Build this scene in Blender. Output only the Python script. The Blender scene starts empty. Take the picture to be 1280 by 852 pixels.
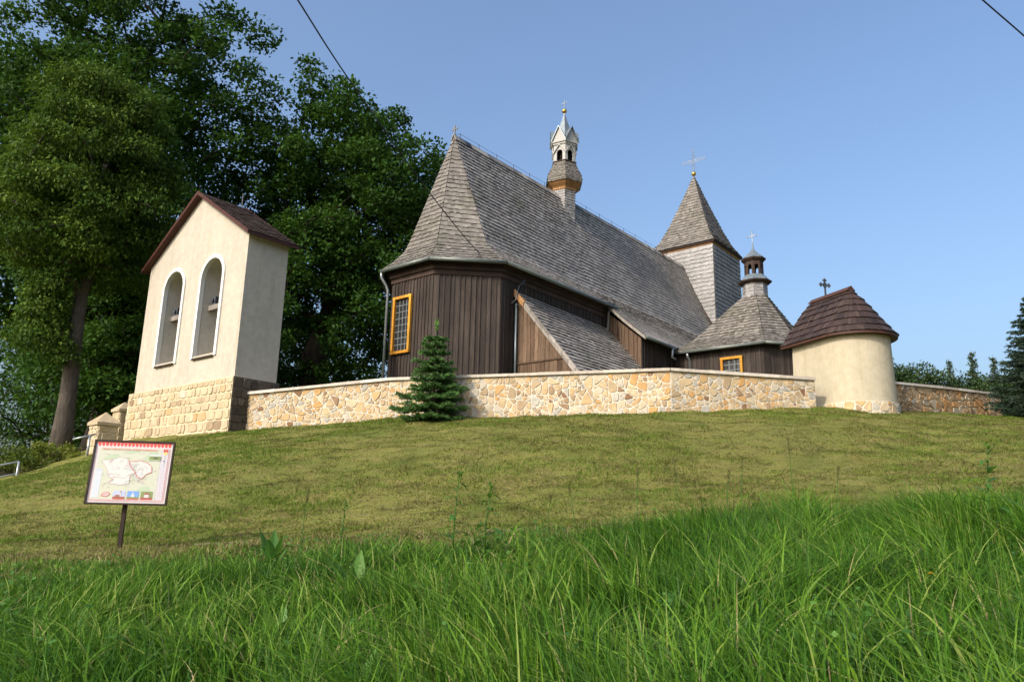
import bpy, math, random
import numpy as np
from math import sin, cos, radians, pi, sqrt, atan2
from mathutils import Vector, Matrix

random.seed(7)
RNG = np.random.default_rng(11)
SC = bpy.context.scene

# ------------------------------------------------------------------ camera, sky, sun
def setup_camera():
    p, r, f = radians(13.104), radians(1.223), 940.17
    F = Vector((0, cos(p), sin(p)))
    R0 = Vector((1, 0, 0)); U0 = Vector((0, -sin(p), cos(p)))
    R = R0 * cos(r) + U0 * sin(r)
    U = -R0 * sin(r) + U0 * cos(r)
    cd = bpy.data.cameras.new('camera')
    cd.sensor_width = 36.0
    cd.lens = f / 1280 * 36
    cd.clip_end = 3000
    cd.clip_start = 0.05
    co = bpy.data.objects.new('camera', cd)
    m = Matrix(((R.x, U.x, -F.x, 0), (R.y, U.y, -F.y, 0), (R.z, U.z, -F.z, 1.5), (0, 0, 0, 1)))
    co.matrix_world = m
    SC.collection.objects.link(co)
    SC.camera = co
setup_camera()

SUN_AZ, SUN_EL = 44.0, 35.0          # sun stands behind the camera to the left
TO_SUN = Vector((-sin(radians(SUN_AZ)) * cos(radians(SUN_EL)), -cos(radians(SUN_AZ)) * cos(radians(SUN_EL)), sin(radians(SUN_EL))))
world = bpy.data.worlds.new('World'); SC.world = world; world.use_nodes = True
nt = world.node_tree
for n in list(nt.nodes): nt.nodes.remove(n)
wo = nt.nodes.new('ShaderNodeOutputWorld'); bg = nt.nodes.new('ShaderNodeBackground'); sk = nt.nodes.new('ShaderNodeTexSky')
sk.sky_type = 'NISHITA'; sk.sun_disc = False
sk.sun_elevation = radians(SUN_EL); sk.sun_rotation = radians(180 + SUN_AZ)
sk.altitude = 300; sk.air_density = 1.25; sk.dust_density = 8.0; sk.ozone_density = 4.5
nt.links.new(sk.outputs[0], bg.inputs[0]); nt.links.new(bg.outputs[0], wo.inputs[0])
bg.inputs[1].default_value = 0.15
sl = bpy.data.lights.new('sun', 'SUN'); sl.energy = 2.1; sl.angle = radians(0.6); sl.color = (1.0, 0.90, 0.76)
so = bpy.data.objects.new('sun', sl); SC.collection.objects.link(so)
so.rotation_euler = TO_SUN.to_track_quat('Z', 'Y').to_euler()
SC.view_settings.view_transform = 'Standard'; SC.view_settings.look = 'None'
SC.view_settings.exposure = 0.82; SC.view_settings.gamma = 1.0
SC.view_settings.use_curve_mapping = False
SC.cycles.max_bounces = 6; SC.cycles.diffuse_bounces = 3; SC.cycles.glossy_bounces = 2
SC.cycles.transmission_bounces = 3; SC.cycles.transparent_max_bounces = 6

# ------------------------------------------------------------------ mesh builder
def V3(p): return (float(p[0]), float(p[1]), float(p[2]))

def world_loc(o):
    p = Vector((0, 0, 0))
    while o is not None: p = p + o.location; o = o.parent
    return p
class MB:
    """collects faces in world space; build() links them as ONE mesh object"""
    def __init__(s): s.v = []; s.f = []; s.t = []; s.m = []
    def quad(s, *pts, tone=0.5, mi=0):
        i = len(s.v); s.v += [V3(p) for p in pts]; s.f.append(tuple(range(i, i + len(pts)))); s.t.append(tone); s.m.append(mi)
    def box(s, o, ex, ey, ez, tone=0.5, mi=0):
        o, ex, ey, ez = Vector(o), Vector(ex), Vector(ey), Vector(ez)
        c = [o, o + ex, o + ex + ey, o + ey, o + ez, o + ex + ez, o + ex + ey + ez, o + ey + ez]
        s.hexa(c, tone, mi)
    def hexa(s, c, tone=0.5, mi=0):
        i = len(s.v); s.v += [V3(p) for p in c]
        for f in ((0, 3, 2, 1), (4, 5, 6, 7), (0, 1, 5, 4), (1, 2, 6, 5), (2, 3, 7, 6), (3, 0, 4, 7)):
            s.f.append(tuple(i + k for k in f)); s.t.append(tone); s.m.append(mi)
    def cbox(s, c, ax, ay, az, tone=0.5, mi=0):
        """box round a centre from three full edge vectors"""
        c, ax, ay, az = Vector(c), Vector(ax), Vector(ay), Vector(az)
        s.box(c - (ax + ay + az) / 2, ax, ay, az, tone, mi)
    def tube(s, pts, rad, n=8, tone=0.5, mi=0, cap=True):
        pts = [Vector(p) for p in pts]
        rs = rad if hasattr(rad, '__len__') else [rad] * len(pts)
        base = len(s.v); prev = None
        for i, p in enumerate(pts):
            d = (pts[min(i + 1, len(pts) - 1)] - pts[max(i - 1, 0)]).normalized()
            a = prev if prev is not None else (Vector((0, 0, 1)) if abs(d.z) < .9 else Vector((1, 0, 0)))
            x = (a - d * a.dot(d))
            if x.length < 1e-5: x = d.orthogonal()
            x.normalize(); y = d.cross(x); prev = x
            for k in range(n):
                t = 2 * pi * k / n
                s.v.append(V3(p + (x * cos(t) + y * sin(t)) * rs[i]))
        for i in range(len(pts) - 1):
            for k in range(n):
                a, b = base + i * n + k, base + i * n + (k + 1) % n
                s.f.append((a, b, b + n, a + n)); s.t.append(tone); s.m.append(mi)
        if cap:
            s.f.append(tuple(base + k for k in range(n))[::-1]); s.t.append(tone); s.m.append(mi)
            e = base + (len(pts) - 1) * n
            s.f.append(tuple(e + k for k in range(n))); s.t.append(tone); s.m.append(mi)
    def lathe(s, c, prof, n=12, a0=0.0, tone=0.5, mi=0):
        """prof: list of (r, z) from the bottom up around the vertical through c (x, y)"""
        base = len(s.v)
        for r, z in prof:
            for k in range(n):
                t = a0 + 2 * pi * k / n
                s.v.append((c[0] + r * cos(t), c[1] + r * sin(t), z))
        for i in range(len(prof) - 1):
            for k in range(n):
                a, b = base + i * n + k, base + i * n + (k + 1) % n
                s.f.append((a, b, b + n, a + n)); s.t.append(tone); s.m.append(mi)
    def ball(s, c, r, n=12, tone=0.5, mi=0):
        s.lathe(c, [(max(1e-4, r * sin(pi * k / 8)), c[2] - r * cos(pi * k / 8)) for k in range(9)], n, 0, tone, mi)
    def build(s, name, mats, parent=None, base=None, smooth=False, kind=None):
        if not isinstance(mats, (list, tuple)): mats = [mats]
        if parent is not None: base = world_loc(parent)
        base = Vector(base) if base is not None else Vector((0, 0, 0))
        me = bpy.data.meshes.new(name)
        b = np.array(base)
        me.from_pydata([tuple(np.array(p) - b) for p in s.v] if base.length else s.v, [], s.f)
        for m in mats: me.materials.append(m)
        at = me.attributes.new('tone', 'FLOAT', 'FACE'); at.data.foreach_set('value', np.array(s.t, dtype=np.float32))
        if len(mats) > 1: me.polygons.foreach_set('material_index', np.array(s.m, dtype=np.int32))
        if smooth: me.polygons.foreach_set('use_smooth', np.ones(len(s.f), dtype=bool))
        me.update()
        o = bpy.data.objects.new(name, me); SC.collection.objects.link(o)
        if parent is not None: o.parent = parent
        else: o.location = base
        return o

def np_mesh(name, verts, faces, tone, mat, parent=None, base=(0, 0, 0)):
    """verts (N,3), faces (M,4) arrays -> one mesh object, made fast"""
    if parent is not None: base = world_loc(parent)
    verts = np.asarray(verts, dtype=np.float32) - np.array(base, dtype=np.float32)
    faces = np.asarray(faces, dtype=np.int32); k = faces.shape[1]
    me = bpy.data.meshes.new(name)
    me.vertices.add(len(verts)); me.vertices.foreach_set('co', verts.ravel())
    me.loops.add(faces.size); me.loops.foreach_set('vertex_index', faces.ravel())
    me.polygons.add(len(faces))
    me.polygons.foreach_set('loop_start', np.arange(len(faces), dtype=np.int32) * k)
    me.polygons.foreach_set('loop_total', np.full(len(faces), k, dtype=np.int32))
    me.materials.append(mat)
    at = me.attributes.new('tone', 'FLOAT', 'FACE'); at.data.foreach_set('value', np.asarray(tone, dtype=np.float32))
    me.update(calc_edges=True); me.validate()
    o = bpy.data.objects.new(name, me); SC.collection.objects.link(o)
    if parent is not None: o.parent = parent
    else: o.location = base
    return o

def thing(name, loc, label, cat, group=None):
    o = bpy.data.objects.new(name, None); o.location = loc; o.empty_display_size = .3; o['kind'] = 'thing'
    SC.collection.objects.link(o); return tag(o, label, cat, group)
def tag(o, label=None, cat=None, group=None, kind=None):
    if label: o['label'] = label
    if cat: o['category'] = cat
    if group: o['group'] = group
    if kind: o['kind'] = kind
    return o

# ------------------------------------------------------------------ materials
class NT:
    def __init__(s, name):
        s.mat = bpy.data.materials.new(name); s.mat.use_nodes = True
        s.t = s.mat.node_tree; s.b = s.t.nodes['Principled BSDF']; s.out = s.t.nodes['Material Output']
    def n(s, typ, **kw):
        n = s.t.nodes.new(typ)
        for k, v in kw.items(): setattr(n, k, v)
        return n
    def l(s, a, b): s.t.links.new(a, b)
    def coords(s, scale=(1, 1, 1), kind='Object'):
        tc = s.n('ShaderNodeTexCoord'); mp = s.n('ShaderNodeMapping'); mp.inputs['Scale'].default_value = scale
        s.l(tc.outputs[kind], mp.inputs[0]); return mp.outputs[0]
    def noise(s, co, scale, detail=4, rough=.6, dist=0.0):
        n = s.n('ShaderNodeTexNoise'); n.inputs['Scale'].default_value = scale; n.inputs['Detail'].default_value = detail
        n.inputs['Roughness'].default_value = rough; n.inputs['Distortion'].default_value = dist
        if co is not None: s.l(co, n.inputs['Vector'])
        return n.outputs['Fac']
    def ramp(s, fac, stops, interp='LINEAR'):
        r = s.n('ShaderNodeValToRGB'); e = r.color_ramp.elements; r.color_ramp.interpolation = interp
        while len(e) < len(stops): e.new(.5)
        for k, (p, c) in enumerate(stops):
            e[k].position = p; e[k].color = (c[0], c[1], c[2], 1) if hasattr(c, '__len__') else (c, c, c, 1)
        s.l(fac, r.inputs[0]); return r.outputs[0]
    def mix(s, a, b, fac, mode='MIX'):
        m = s.n('ShaderNodeMix', data_type='RGBA', blend_type=mode)
        for i, v in ((0, fac), (6, a), (7, b)):
            if hasattr(v, 'is_linked'): s.l(v, m.inputs[i])
            elif i == 0: m.inputs[0].default_value = v
            else: m.inputs[i].default_value = (v[0], v[1], v[2], 1)
        return m.outputs[2]
    def tone(s):
        a = s.n('ShaderNodeAttribute'); a.attribute_name = 'tone'; return a.outputs['Fac']
    def bump(s, h, strength=.3, dist=.02):
        b = s.n('ShaderNodeBump'); b.inputs['Strength'].default_value = strength; b.inputs['Distance'].default_value = dist
        s.l(h, b.inputs['Height']); s.l(b.outputs[0], s.b.inputs['Normal'])
    def col(s, c):
        if hasattr(c, 'is_linked'): s.l(c, s.b.inputs['Base Color'])
        else: s.b.inputs['Base Color'].default_value = (c[0], c[1], c[2], 1)
    def fin(s, rough=.8, spec=.3, metal=0.0):
        s.b.inputs['Roughness'].default_value = rough; s.b.inputs['Specular IOR Level'].default_value = spec
        s.b.inputs['Metallic'].default_value = metal; return s.mat

def m_shingle(name, dark, mid, light, moss=0.0, spec=.25, rough=.75):
    t = NT(name)
    c = t.ramp(t.tone(), [(0, [x * .22 for x in dark]), (.02, [x * .22 for x in dark]), (.06, dark), (.5, mid), (1, light)])
    n1 = t.noise(t.coords((3, 3, 14)), 2.2, 5, .7)
    c = t.mix(c, t.ramp(n1, [(.25, .55), (.75, 1.25)]), 1.0, 'MULTIPLY')
    n0 = t.noise(t.coords(), .55, 3, .6)
    c = t.mix(c, t.ramp(n0, [(.3, .78), (.7, 1.12)]), 1.0, 'MULTIPLY')
    if moss:
        n2 = t.noise(t.coords(), .8, 6, .7)
        c = t.mix(c, (.075, .085, .03), t.ramp(n2, [(.5, 0), (.72, moss)]))
    t.col(c); t.bump(n1, .35, .02)
    return t.fin(rough, spec)
def m_board(name, dark, mid, light, spec=.25):
    t = NT(name)
    c = t.ramp(t.tone(), [(0, dark), (.5, mid), (1, light)])
    n1 = t.noise(t.coords((9, 9, .7)), 3.0, 6, .7, .4)
    c = t.mix(c, t.ramp(n1, [(.25, .5), (.78, 1.45)]), 1.0, 'MULTIPLY')
    n2 = t.noise(t.coords((1, 1, .5)), 1.3, 4)
    c = t.mix(c, t.ramp(n2, [(.3, .68), (.7, 1.3)]), 1.0, 'MULTIPLY')
    n3 = t.noise(t.coords((5, 5, 2.2)), 1.6, 2, .5)
    c = t.mix(c, t.ramp(n3, [(.68, 1.0), (.74, .62)]), 1.0, 'MULTIPLY')
    t.col(c); t.bump(n1, .4, .01)
    return t.fin(.75, spec)
def m_plain(name, c, rough=.6, spec=.3, metal=0.0, var=.15, scale=6):
    t = NT(name); n = t.noise(t.coords(), scale, 4)
    t.col(t.mix(c, t.ramp(n, [(.25, 1 - var), (.75, 1 + var)]), 1.0, 'MULTIPLY'))
    return t.fin(rough, spec, metal)
def m_plaster(name, c, stain=.12):
    t = NT(name)
    n = t.noise(t.coords((1, 1, .55)), .9, 6, .65); n2 = t.noise(t.coords(), 38, 4, .7); n3 = t.noise(t.coords((2.2, 2.2, .16)), 1.9, 5, .7); n4 = t.noise(t.coords(), 5, 6, .7)
    k = t.mix(c, t.ramp(n, [(.3, 1 - stain), (.65, 1.04)]), 1.0, 'MULTIPLY')
    k = t.mix(k, t.ramp(n3, [(.32, (.84, .82, .77)), (.5, (1, 1, 1))]), .6, 'MULTIPLY')
    k = t.mix(k, t.ramp(n4, [(.3, (.88, .87, .84)), (.6, (1.04, 1.03, 1.02))]), 1.0, 'MULTIPLY')
    t.col(k); t.bump(n2, .3, .006)
    return t.fin(.9, .15)
def m_stone(name, stops):
    t = NT(name)
    c = t.ramp(t.tone(), stops)
    n = t.noise(t.coords(), 7, 6, .7); n2 = t.noise(t.coords(), 26, 4, .7)
    c = t.mix(c, t.ramp(n, [(.25, .72), (.75, 1.22)]), 1.0, 'MULTIPLY')
    c = t.mix(c, t.ramp(n2, [(.25, .85), (.75, 1.12)]), 1.0, 'MULTIPLY')
    t.col(c); t.bump(n, .5, .03)
    return t.fin(.85, .2)
def m_leaf(name, dark, mid, light, trans=.3, tcol=(.2, .3, .03), rough=.5, spec=.25):
    t = NT(name)
    c = t.ramp(t.tone(), [(0, dark), (.5, mid), (1, light)])
    t.col(c); t.fin(rough, spec)
    tr = t.n('ShaderNodeBsdfTranslucent'); mx = t.n('ShaderNodeMixShader'); mx.inputs[0].default_value = trans
    t.l(t.mix(c, tcol, .5), tr.inputs[0])
    t.l(t.b.outputs[0], mx.inputs[1]); t.l(tr.outputs[0], mx.inputs[2]); t.l(mx.outputs[0], t.out.inputs[0])
    return t.mat
def m_bark(name, c1, c2):
    t = NT(name); n = t.noise(t.coords((7, 7, 1.1)), 2.5, 7, .7, .5); n2 = t.noise(t.coords(), .9, 3)
    c = t.ramp(n, [(.3, c1), (.7, c2)])
    t.col(t.mix(c, t.ramp(n2, [(.3, .75), (.7, 1.15)]), 1.0, 'MULTIPLY')); t.bump(n, .9, .05)
    return t.fin(.9, .15)

M = {}
M['shingle'] = m_shingle('roof_shingles', (0.1457, 0.1283, 0.1127), (0.2915, 0.2565, 0.2196), (0.5053, 0.4567, 0.3985), moss=.5, spec=.5, rough=.5)
M['shingle_apse'] = m_shingle('apse_shingles', (0.0986, 0.0875, 0.0771), (0.1824, 0.1647, 0.1455), (0.2662, 0.2419, 0.2149), moss=.35, spec=.3)
M['shingle_new'] = m_shingle('tower_shingles', (0.1377, 0.1302, 0.1256), (0.2387, 0.2281, 0.2210), (0.3305, 0.3184, 0.3114), moss=.0, spec=.35, rough=.6)
M['shingle_brown'] = m_shingle('brown_shingles', (0.0275, 0.0168, 0.0137), (0.0459, 0.0284, 0.0231), (0.0704, 0.0452, 0.0361), moss=.0, spec=.3, rough=.6)
M['shingle_tile'] = m_shingle('old_tiles', (0.0360, 0.0210, 0.0144), (0.0600, 0.0360, 0.0252), (0.0900, 0.0600, 0.0420), moss=.3)
M['board'] = m_board('dark_boards', (0.0275, 0.0202, 0.0165), (0.0440, 0.0330, 0.0275), (0.0687, 0.0531, 0.0431))
M['board_brown'] = m_board('brown_boards', (0.0645, 0.0387, 0.0237), (0.1021, 0.0645, 0.0408), (0.1613, 0.1075, 0.0699))
M['trim_dark'] = m_board('dark_trim', (.030, .018, .013), (.042, .026, .019), (.06, .038, .028))
M['raw_wood'] = m_board('fresh_wood', (0.2400, 0.1125, 0.0413), (0.3150, 0.1650, 0.0675), (0.3750, 0.2250, 0.1050))
M['verge'] = m_board('verge_boards', (0.1615, 0.1445, 0.1275), (0.2210, 0.1997, 0.1742), (0.2805, 0.2550, 0.2295))
M['orange'] = m_board('orange_paint', (0.4250, 0.1870, 0.0170), (0.4930, 0.2295, 0.0238), (0.5270, 0.2635, 0.0340))
M['glass'] = m_plain('window_glass', (.02, .026, .03), .12, .6, var=.3, scale=3)
M['lead'] = m_plain('pale_muntins', (0.1320, 0.1440, 0.1480), .6)
M['zinc'] = m_plain('zinc_sheet', (0.1680, 0.2000, 0.2160), .38, .5, .35, .2, 4)
M['gutter'] = m_plain('green_grey_gutter', (0.1200, 0.1380, 0.1260), .4, .5, .25, .15)
M['pipe'] = m_plain('galvanised_pipe', (0.2730, 0.2990, 0.3120), .35, .5, .5, .1)
M['white'] = m_plain('white_paint', (0.3404, 0.3358, 0.3174), .6, .3, var=.06)
M['white_trim'] = m_plain('white_trim', (0.6216, 0.6142, 0.5846), .7, .2, var=.04)
M['black'] = m_plain('dark_void', (.012, .01, .009), .9, .1)
M['gold'] = m_plain('gilded_ball', (.62, .38, .08), .3, .5, .9, .1)
M['iron'] = m_plain('dark_iron', (.06, .07, .085), .5, .5, .4)
M['steel'] = m_plain('pale_steel', (0.2100, 0.2300, 0.2500), .4, .5, .4)
M['cable'] = m_plain('black_cable', (.018, .018, .02), .6, .3)
M['plaster'] = m_plaster('cream_plaster', (0.4256, 0.3899, 0.3296), .07)
M['plaster_b'] = m_plaster('cream_shrine_plaster', (0.4180, 0.3744, 0.2800), .10)
M['jamb'] = m_plaster('grey_render', (.50, .47, .41), .1)
M['brick_red'] = m_plain('red_brown_paint', (0.0540, 0.0151, 0.0101), .6, .3, var=.3)
M['stone'] = m_stone('wall_stones', [(0, (0.164, 0.123, 0.094)), (.07, (0.197, 0.107, 0.057)), (.14, (0.344, 0.254, 0.156)), (.35, (0.451, 0.344, 0.205)), (.55, (0.492, 0.369, 0.213)), (.68, (0.459, 0.271, 0.107)), (.8, (0.508, 0.410, 0.271)), (.92, (0.410, 0.385, 0.328)), (1, (0.328, 0.303, 0.262))])
M['ashlar'] = m_stone('base_stones', [(0, (.26, .19, .12)), (.2, (.40, .32, .21)), (.55, (.47, .385, .26)), (.8, (.43, .34, .21)), (.93, (.45, .28, .13)), (1, (.48, .43, .34))])
M['stone_dull'] = m_stone('wall_stones_brown', [(0, (.14, .10, .07)), (.25, (.30, .21, .12)), (.5, (.38, .28, .17)), (.75, (.36, .19, .07)), (.9, (.42, .35, .25)), (1, (.30, .27, .22))])
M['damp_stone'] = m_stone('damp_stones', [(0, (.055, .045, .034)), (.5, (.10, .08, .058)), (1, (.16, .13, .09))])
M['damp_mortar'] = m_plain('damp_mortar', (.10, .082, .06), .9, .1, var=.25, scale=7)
M['brown_red'] = m_plain('dark_red_brown_paint', (.062, .028, .02), .6, .25, var=.3)
M['mortar'] = m_plain('mortar', (0.5051, 0.4618, 0.3824), .9, .1, var=.12, scale=9)
M['mortar_dull'] = m_plain('mortar_tan', (0.5750, 0.4750, 0.3250), .9, .1, var=.2, scale=9)
M['cap'] = m_stone('cap_slabs', [(0, (.40, .35, .29)), (.5, (.50, .45, .38)), (1, (.58, .53, .46))])
M['bark'] = m_bark('pale_bark', (0.0450, 0.0375, 0.0315), (0.1275, 0.1087, 0.0900))
M['bark_dark'] = m_bark('oak_bark', (0.0150, 0.0120, 0.0096), (0.0450, 0.0360, 0.0288))
M['oak'] = m_leaf('oak_leaves', (0.0137, 0.0382, 0.0070), (0.0274, 0.0707, 0.0111), (0.0607, 0.1297, 0.0181), .22, (0.1062, 0.2211, 0.0209), .6, .1)
M['linden'] = m_leaf('linden_leaves', (.016, .040, .007), (.046, .092, .013), (.135, .195, .030), .25, (.13, .22, .018), .6, .08)
M['spruce'] = m_leaf('spruce_needles', (0.0427, 0.0949, 0.0300), (0.0776, 0.1638, 0.0465), (0.1454, 0.2760, 0.0614), .15, (0.1350, 0.2700, 0.0475), .6, .12)
M['spruce_blue'] = m_leaf('grey_green_needles', (.016, .034, .020), (.030, .056, .032), (.055, .09, .05), .1, (.06, .1, .05), .55)
M['far_leaf'] = m_leaf('far_tree_leaves', (.022, .045, .014), (.038, .07, .02), (.065, .105, .03), .25, (.1, .16, .03))
M['far_needle'] = m_leaf('far_needles', (.03, .052, .026), (.045, .075, .035), (.07, .105, .05), .2, (.1, .15, .05))
M['shrub'] = m_leaf('shrub_leaves', (.04, .075, .012), (.085, .13, .02), (.18, .20, .03), .35, (.25, .3, .03))
M['weed'] = m_leaf('weed_leaves', (.035, .10, .014), (.055, .15, .022), (.10, .21, .035), .35, (.16, .32, .03), .45)
M['grass'] = m_leaf('tall_grass_blades', (0.0104, 0.0413, 0.0032), (0.0384, 0.1101, 0.0080), (0.1320, 0.2451, 0.0208), .27, (0.1280, 0.2838, 0.0120), .5, .15)
for _n in M['grass'].node_tree.nodes:
    if _n.type == 'VALTORGB':
        _e = _n.color_ramp.elements; _c0 = tuple(_e[2].color); _e[2].position = .93; _x = _e.new(.96); _x.color = (.30, .25, .11, 1); _x = _e.new(1.0); _x.color = (.34, .28, .14, 1)
M['mown'] = m_leaf('mown_grass_blades', (.20, .16, .075), (.14, .14, .03), (.12, .18, .025), .25, (.22, .24, .03), .7, .1)
for _n in M['mown'].node_tree.nodes:
    if _n.type == 'VALTORGB':
        _e = _n.color_ramp.elements
        for _p, _c in ((.14, (.15, .112, .05)), (.30, (.075, .068, .026))): _x = _e.new(_p); _x.color = (*_c, 1)
        _e[0].color = (.26, .215, .115, 1)
        for _x in _e:
            if abs(_x.position - .5) < .01: _x.color = (.128, .145, .030, 1)
            if _x.position > .99: _x.color = (.10, .165, .022, 1)
M['yellow'] = m_plain('yellow_petals', (.75, .45, .01), .6, var=.1)
M['concrete'] = m_plain('grey_concrete', (.24, .22, .20), .9, .1, var=.25)
M['kerb'] = m_plain('pale_kerb', (.27, .25, .21), .9, .1, var=.2)

# ------------------------------------------------------------------ terrain
CTRL = np.array([
 (-3,1,.45),(0,1,.62),(3,1,.80),(-6,3,.52),(6,3,1.0),(0,4,.86),(3,4,1.06),(-3,4,.68),(-4.5,6,.82),(-2,6,.97),(0,6,1.09),(2.5,6,1.25),(4.2,6,1.36),(6.5,6,1.48),
 (-6,8.4,.97),(-3,8.4,1.14),(-.7,8.4,1.30),(1.5,8.4,1.44),(3.4,8.4,1.55),(6.5,8.4,1.74),(-8,8.4,.85),
 (-8,9.6,.80),(-5,9.6,.95),(-2.5,9.6,1.12),(0,9.6,1.26),(3,9.6,1.47),(7,9.6,1.70),
 (-7.5,11,.95),(-4,11,1.12),(0,11,1.42),(4.2,11,1.74),(9,11,2.0),(-11,12,.85),(13,11,2.2),
 (-6,15.5,2.28),(0,15.5,2.86),(5,15.5,3.02),(10.5,16,3.25),(15,16,3.3),(-10,15,1.72),(-14,15,1.2),
 (-13.3,20,2.02),(-12.0,22,2.98),(-14.6,25.5,3.15),(-12.4,24.5,3.5),(-16.5,22,1.75),(-18,25,2.2),(-8.4,22.3,3.74),(-10.5,23.8,3.72),(-13.6,26.4,3.75),(-9.5,18.5,2.6),
 (-7.8,22.7,3.86),(-3.3,21.8,4.18),(0,20.9,4.18),(4.3,19.9,4.25),(8.0,20.4,4.52),(9.4,19.9,4.38),(10.6,20.3,4.42),(12.4,22.8,4.85),(15.5,24.8,5.02),(17.6,26.4,5.15),(16.6,24,4.92),(19,24,4.85),(13,19,4.0),(17,20,4.1),
 (0,27,5.2),(5,24,5.2),(8,30,5.2),(-8,30,4.9),(0,40,5.2),(15,40,5.4),(-15,40,4.6),(-14,32,4.4),(-22,30,2.6),(-24,20,1.0),(25,24,4.4),(26,40,5.6),(20,32,5.5)], dtype=float)
_NT = np.random.default_rng(5).uniform(-1, 1, (256, 256))
def vnoise(x, y):
    xi, yi = np.floor(x).astype(int), np.floor(y).astype(int); fx, fy = x - xi, y - yi
    fx = fx * fx * (3 - 2 * fx); fy = fy * fy * (3 - 2 * fy)
    g = lambda a, b: _NT[a & 255, b & 255]
    return (g(xi, yi) * (1 - fx) + g(xi + 1, yi) * fx) * (1 - fy) + (g(xi, yi + 1) * (1 - fx) + g(xi + 1, yi + 1) * fx) * fy
def fbm(x, y, o=4):
    r = 0; a = 1.0
    for k in range(o): r = r + a * vnoise(x * 2 ** k + 17.3 * k, y * 2 ** k + 5.1 * k); a *= .55
    return r / 1.6
def _tps_fit():
    n = len(CTRL); d = np.linalg.norm(CTRL[:, None, :2] - CTRL[None, :, :2], axis=2)
    K = np.where(d > 0, d * d * np.log(d + 1e-12), 0) + np.eye(n) * .25
    P = np.c_[np.ones(n), CTRL[:, :2]]
    A = np.block([[K, P], [P.T, np.zeros((3, 3))]])
    return np.linalg.solve(A, np.r_[CTRL[:, 2], 0, 0, 0])
_W = _tps_fit()
def ground_z(x, y):
    x = np.atleast_1d(np.asarray(x, float)); y = np.atleast_1d(np.asarray(y, float))
    cx = np.clip(x, -24, 26); cy = np.clip(y, 0, 42)
    out = np.empty(len(x))
    for i in range(0, len(x), 20000):
        a, b = cx[i:i + 20000], cy[i:i + 20000]
        d = np.hypot(a[:, None] - CTRL[None, :, 0], b[:, None] - CTRL[None, :, 1])
        U = np.where(d > 0, d * d * np.log(d + 1e-12), 0)
        out[i:i + 20000] = U @ _W[:-3] + _W[-3] + _W[-2] * a + _W[-1] * b
    far = np.hypot(x - cx, y - cy)
    out = out * np.exp(-far / 120) - np.minimum(far * .01, 2.0)
    # small lumps of the mown bank
    out += .05 * fbm(x * .9, y * 1.3, 3) + .042 * fbm(x * 2.3 + 50, y * 3.0, 3)
    return out
def gz(x, y): return float(ground_z([x], [y])[0])

def edge_y(x): return np.interp(x, [-8, -5, -3, -.5, 1.2, 3, 5, 8], [6.3, 6.3, 6.5, 7.1, 7.7, 8.1, 8.4, 8.6])   # where the uncut grass ends
def m_ground():
    t = NT('mown_hillside')
    co = t.coords()
    big = t.noise(co, .42, 5, .65, .6); mid = t.noise(t.coords((1, 1.6, 1)), 1.7, 6, .7, .4); fine = t.noise(co, 22, 5, .75)
    streak = t.noise(t.coords((1, 3.5, 1)), 3.2, 5, .7, 1.0)
    c = t.ramp(mid, [(.30, (.11, .115, .025)), (.48, (.175, .17, .045)), (.62, (.175, .19, .042)), (.8, (.12, .165, .028))])
    c = t.mix(c, (.20, .155, .075), t.ramp(streak, [(.48, 0), (.66, .75)]))
    c = t.mix(c, (.08, .12, .02), t.ramp(big, [(.5, 0), (.7, .7)]))
    c = t.mix(c, t.ramp(fine, [(.25, .45), (.75, 1.5)]), 1.0, 'MULTIPLY')
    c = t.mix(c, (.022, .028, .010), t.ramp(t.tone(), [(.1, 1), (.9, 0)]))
    t.col(c); t.bump(fine, .9, .05)
    return t.fin(.95, .1)
M['ground'] = m_ground()
def build_ground():
    def axis(a, b, st, lo, hi):
        core = list(np.arange(a, b + 1e-6, st)); L = []; x = a; s = st
        while x > lo: s *= 1.35; x -= s; L.append(x)
        H = []; x = b; s = st
        while x < hi: s *= 1.35; x += s; H.append(x)
        return np.array(L[::-1] + core + H)
    xs = axis(-20, 20, .12, -900, 900); ys = axis(0, 30, .12, -400, 1500)
    X, Y = np.meshgrid(xs, ys); Z = ground_z(X.ravel(), Y.ravel())
    v = np.c_[X.ravel(), Y.ravel(), Z]; nx = len(xs)
    i = np.arange(len(ys) - 1)[:, None] * nx + np.arange(nx - 1)[None, :]; i = i.ravel()
    f = np.c_[i, i + 1, i + 1 + nx, i + nx]
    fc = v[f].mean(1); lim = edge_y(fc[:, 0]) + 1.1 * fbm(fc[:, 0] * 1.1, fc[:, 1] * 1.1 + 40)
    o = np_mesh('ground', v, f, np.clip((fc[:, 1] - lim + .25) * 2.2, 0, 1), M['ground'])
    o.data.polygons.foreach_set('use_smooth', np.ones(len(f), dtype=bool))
    tag(o, kind='structure')
build_ground()

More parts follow.
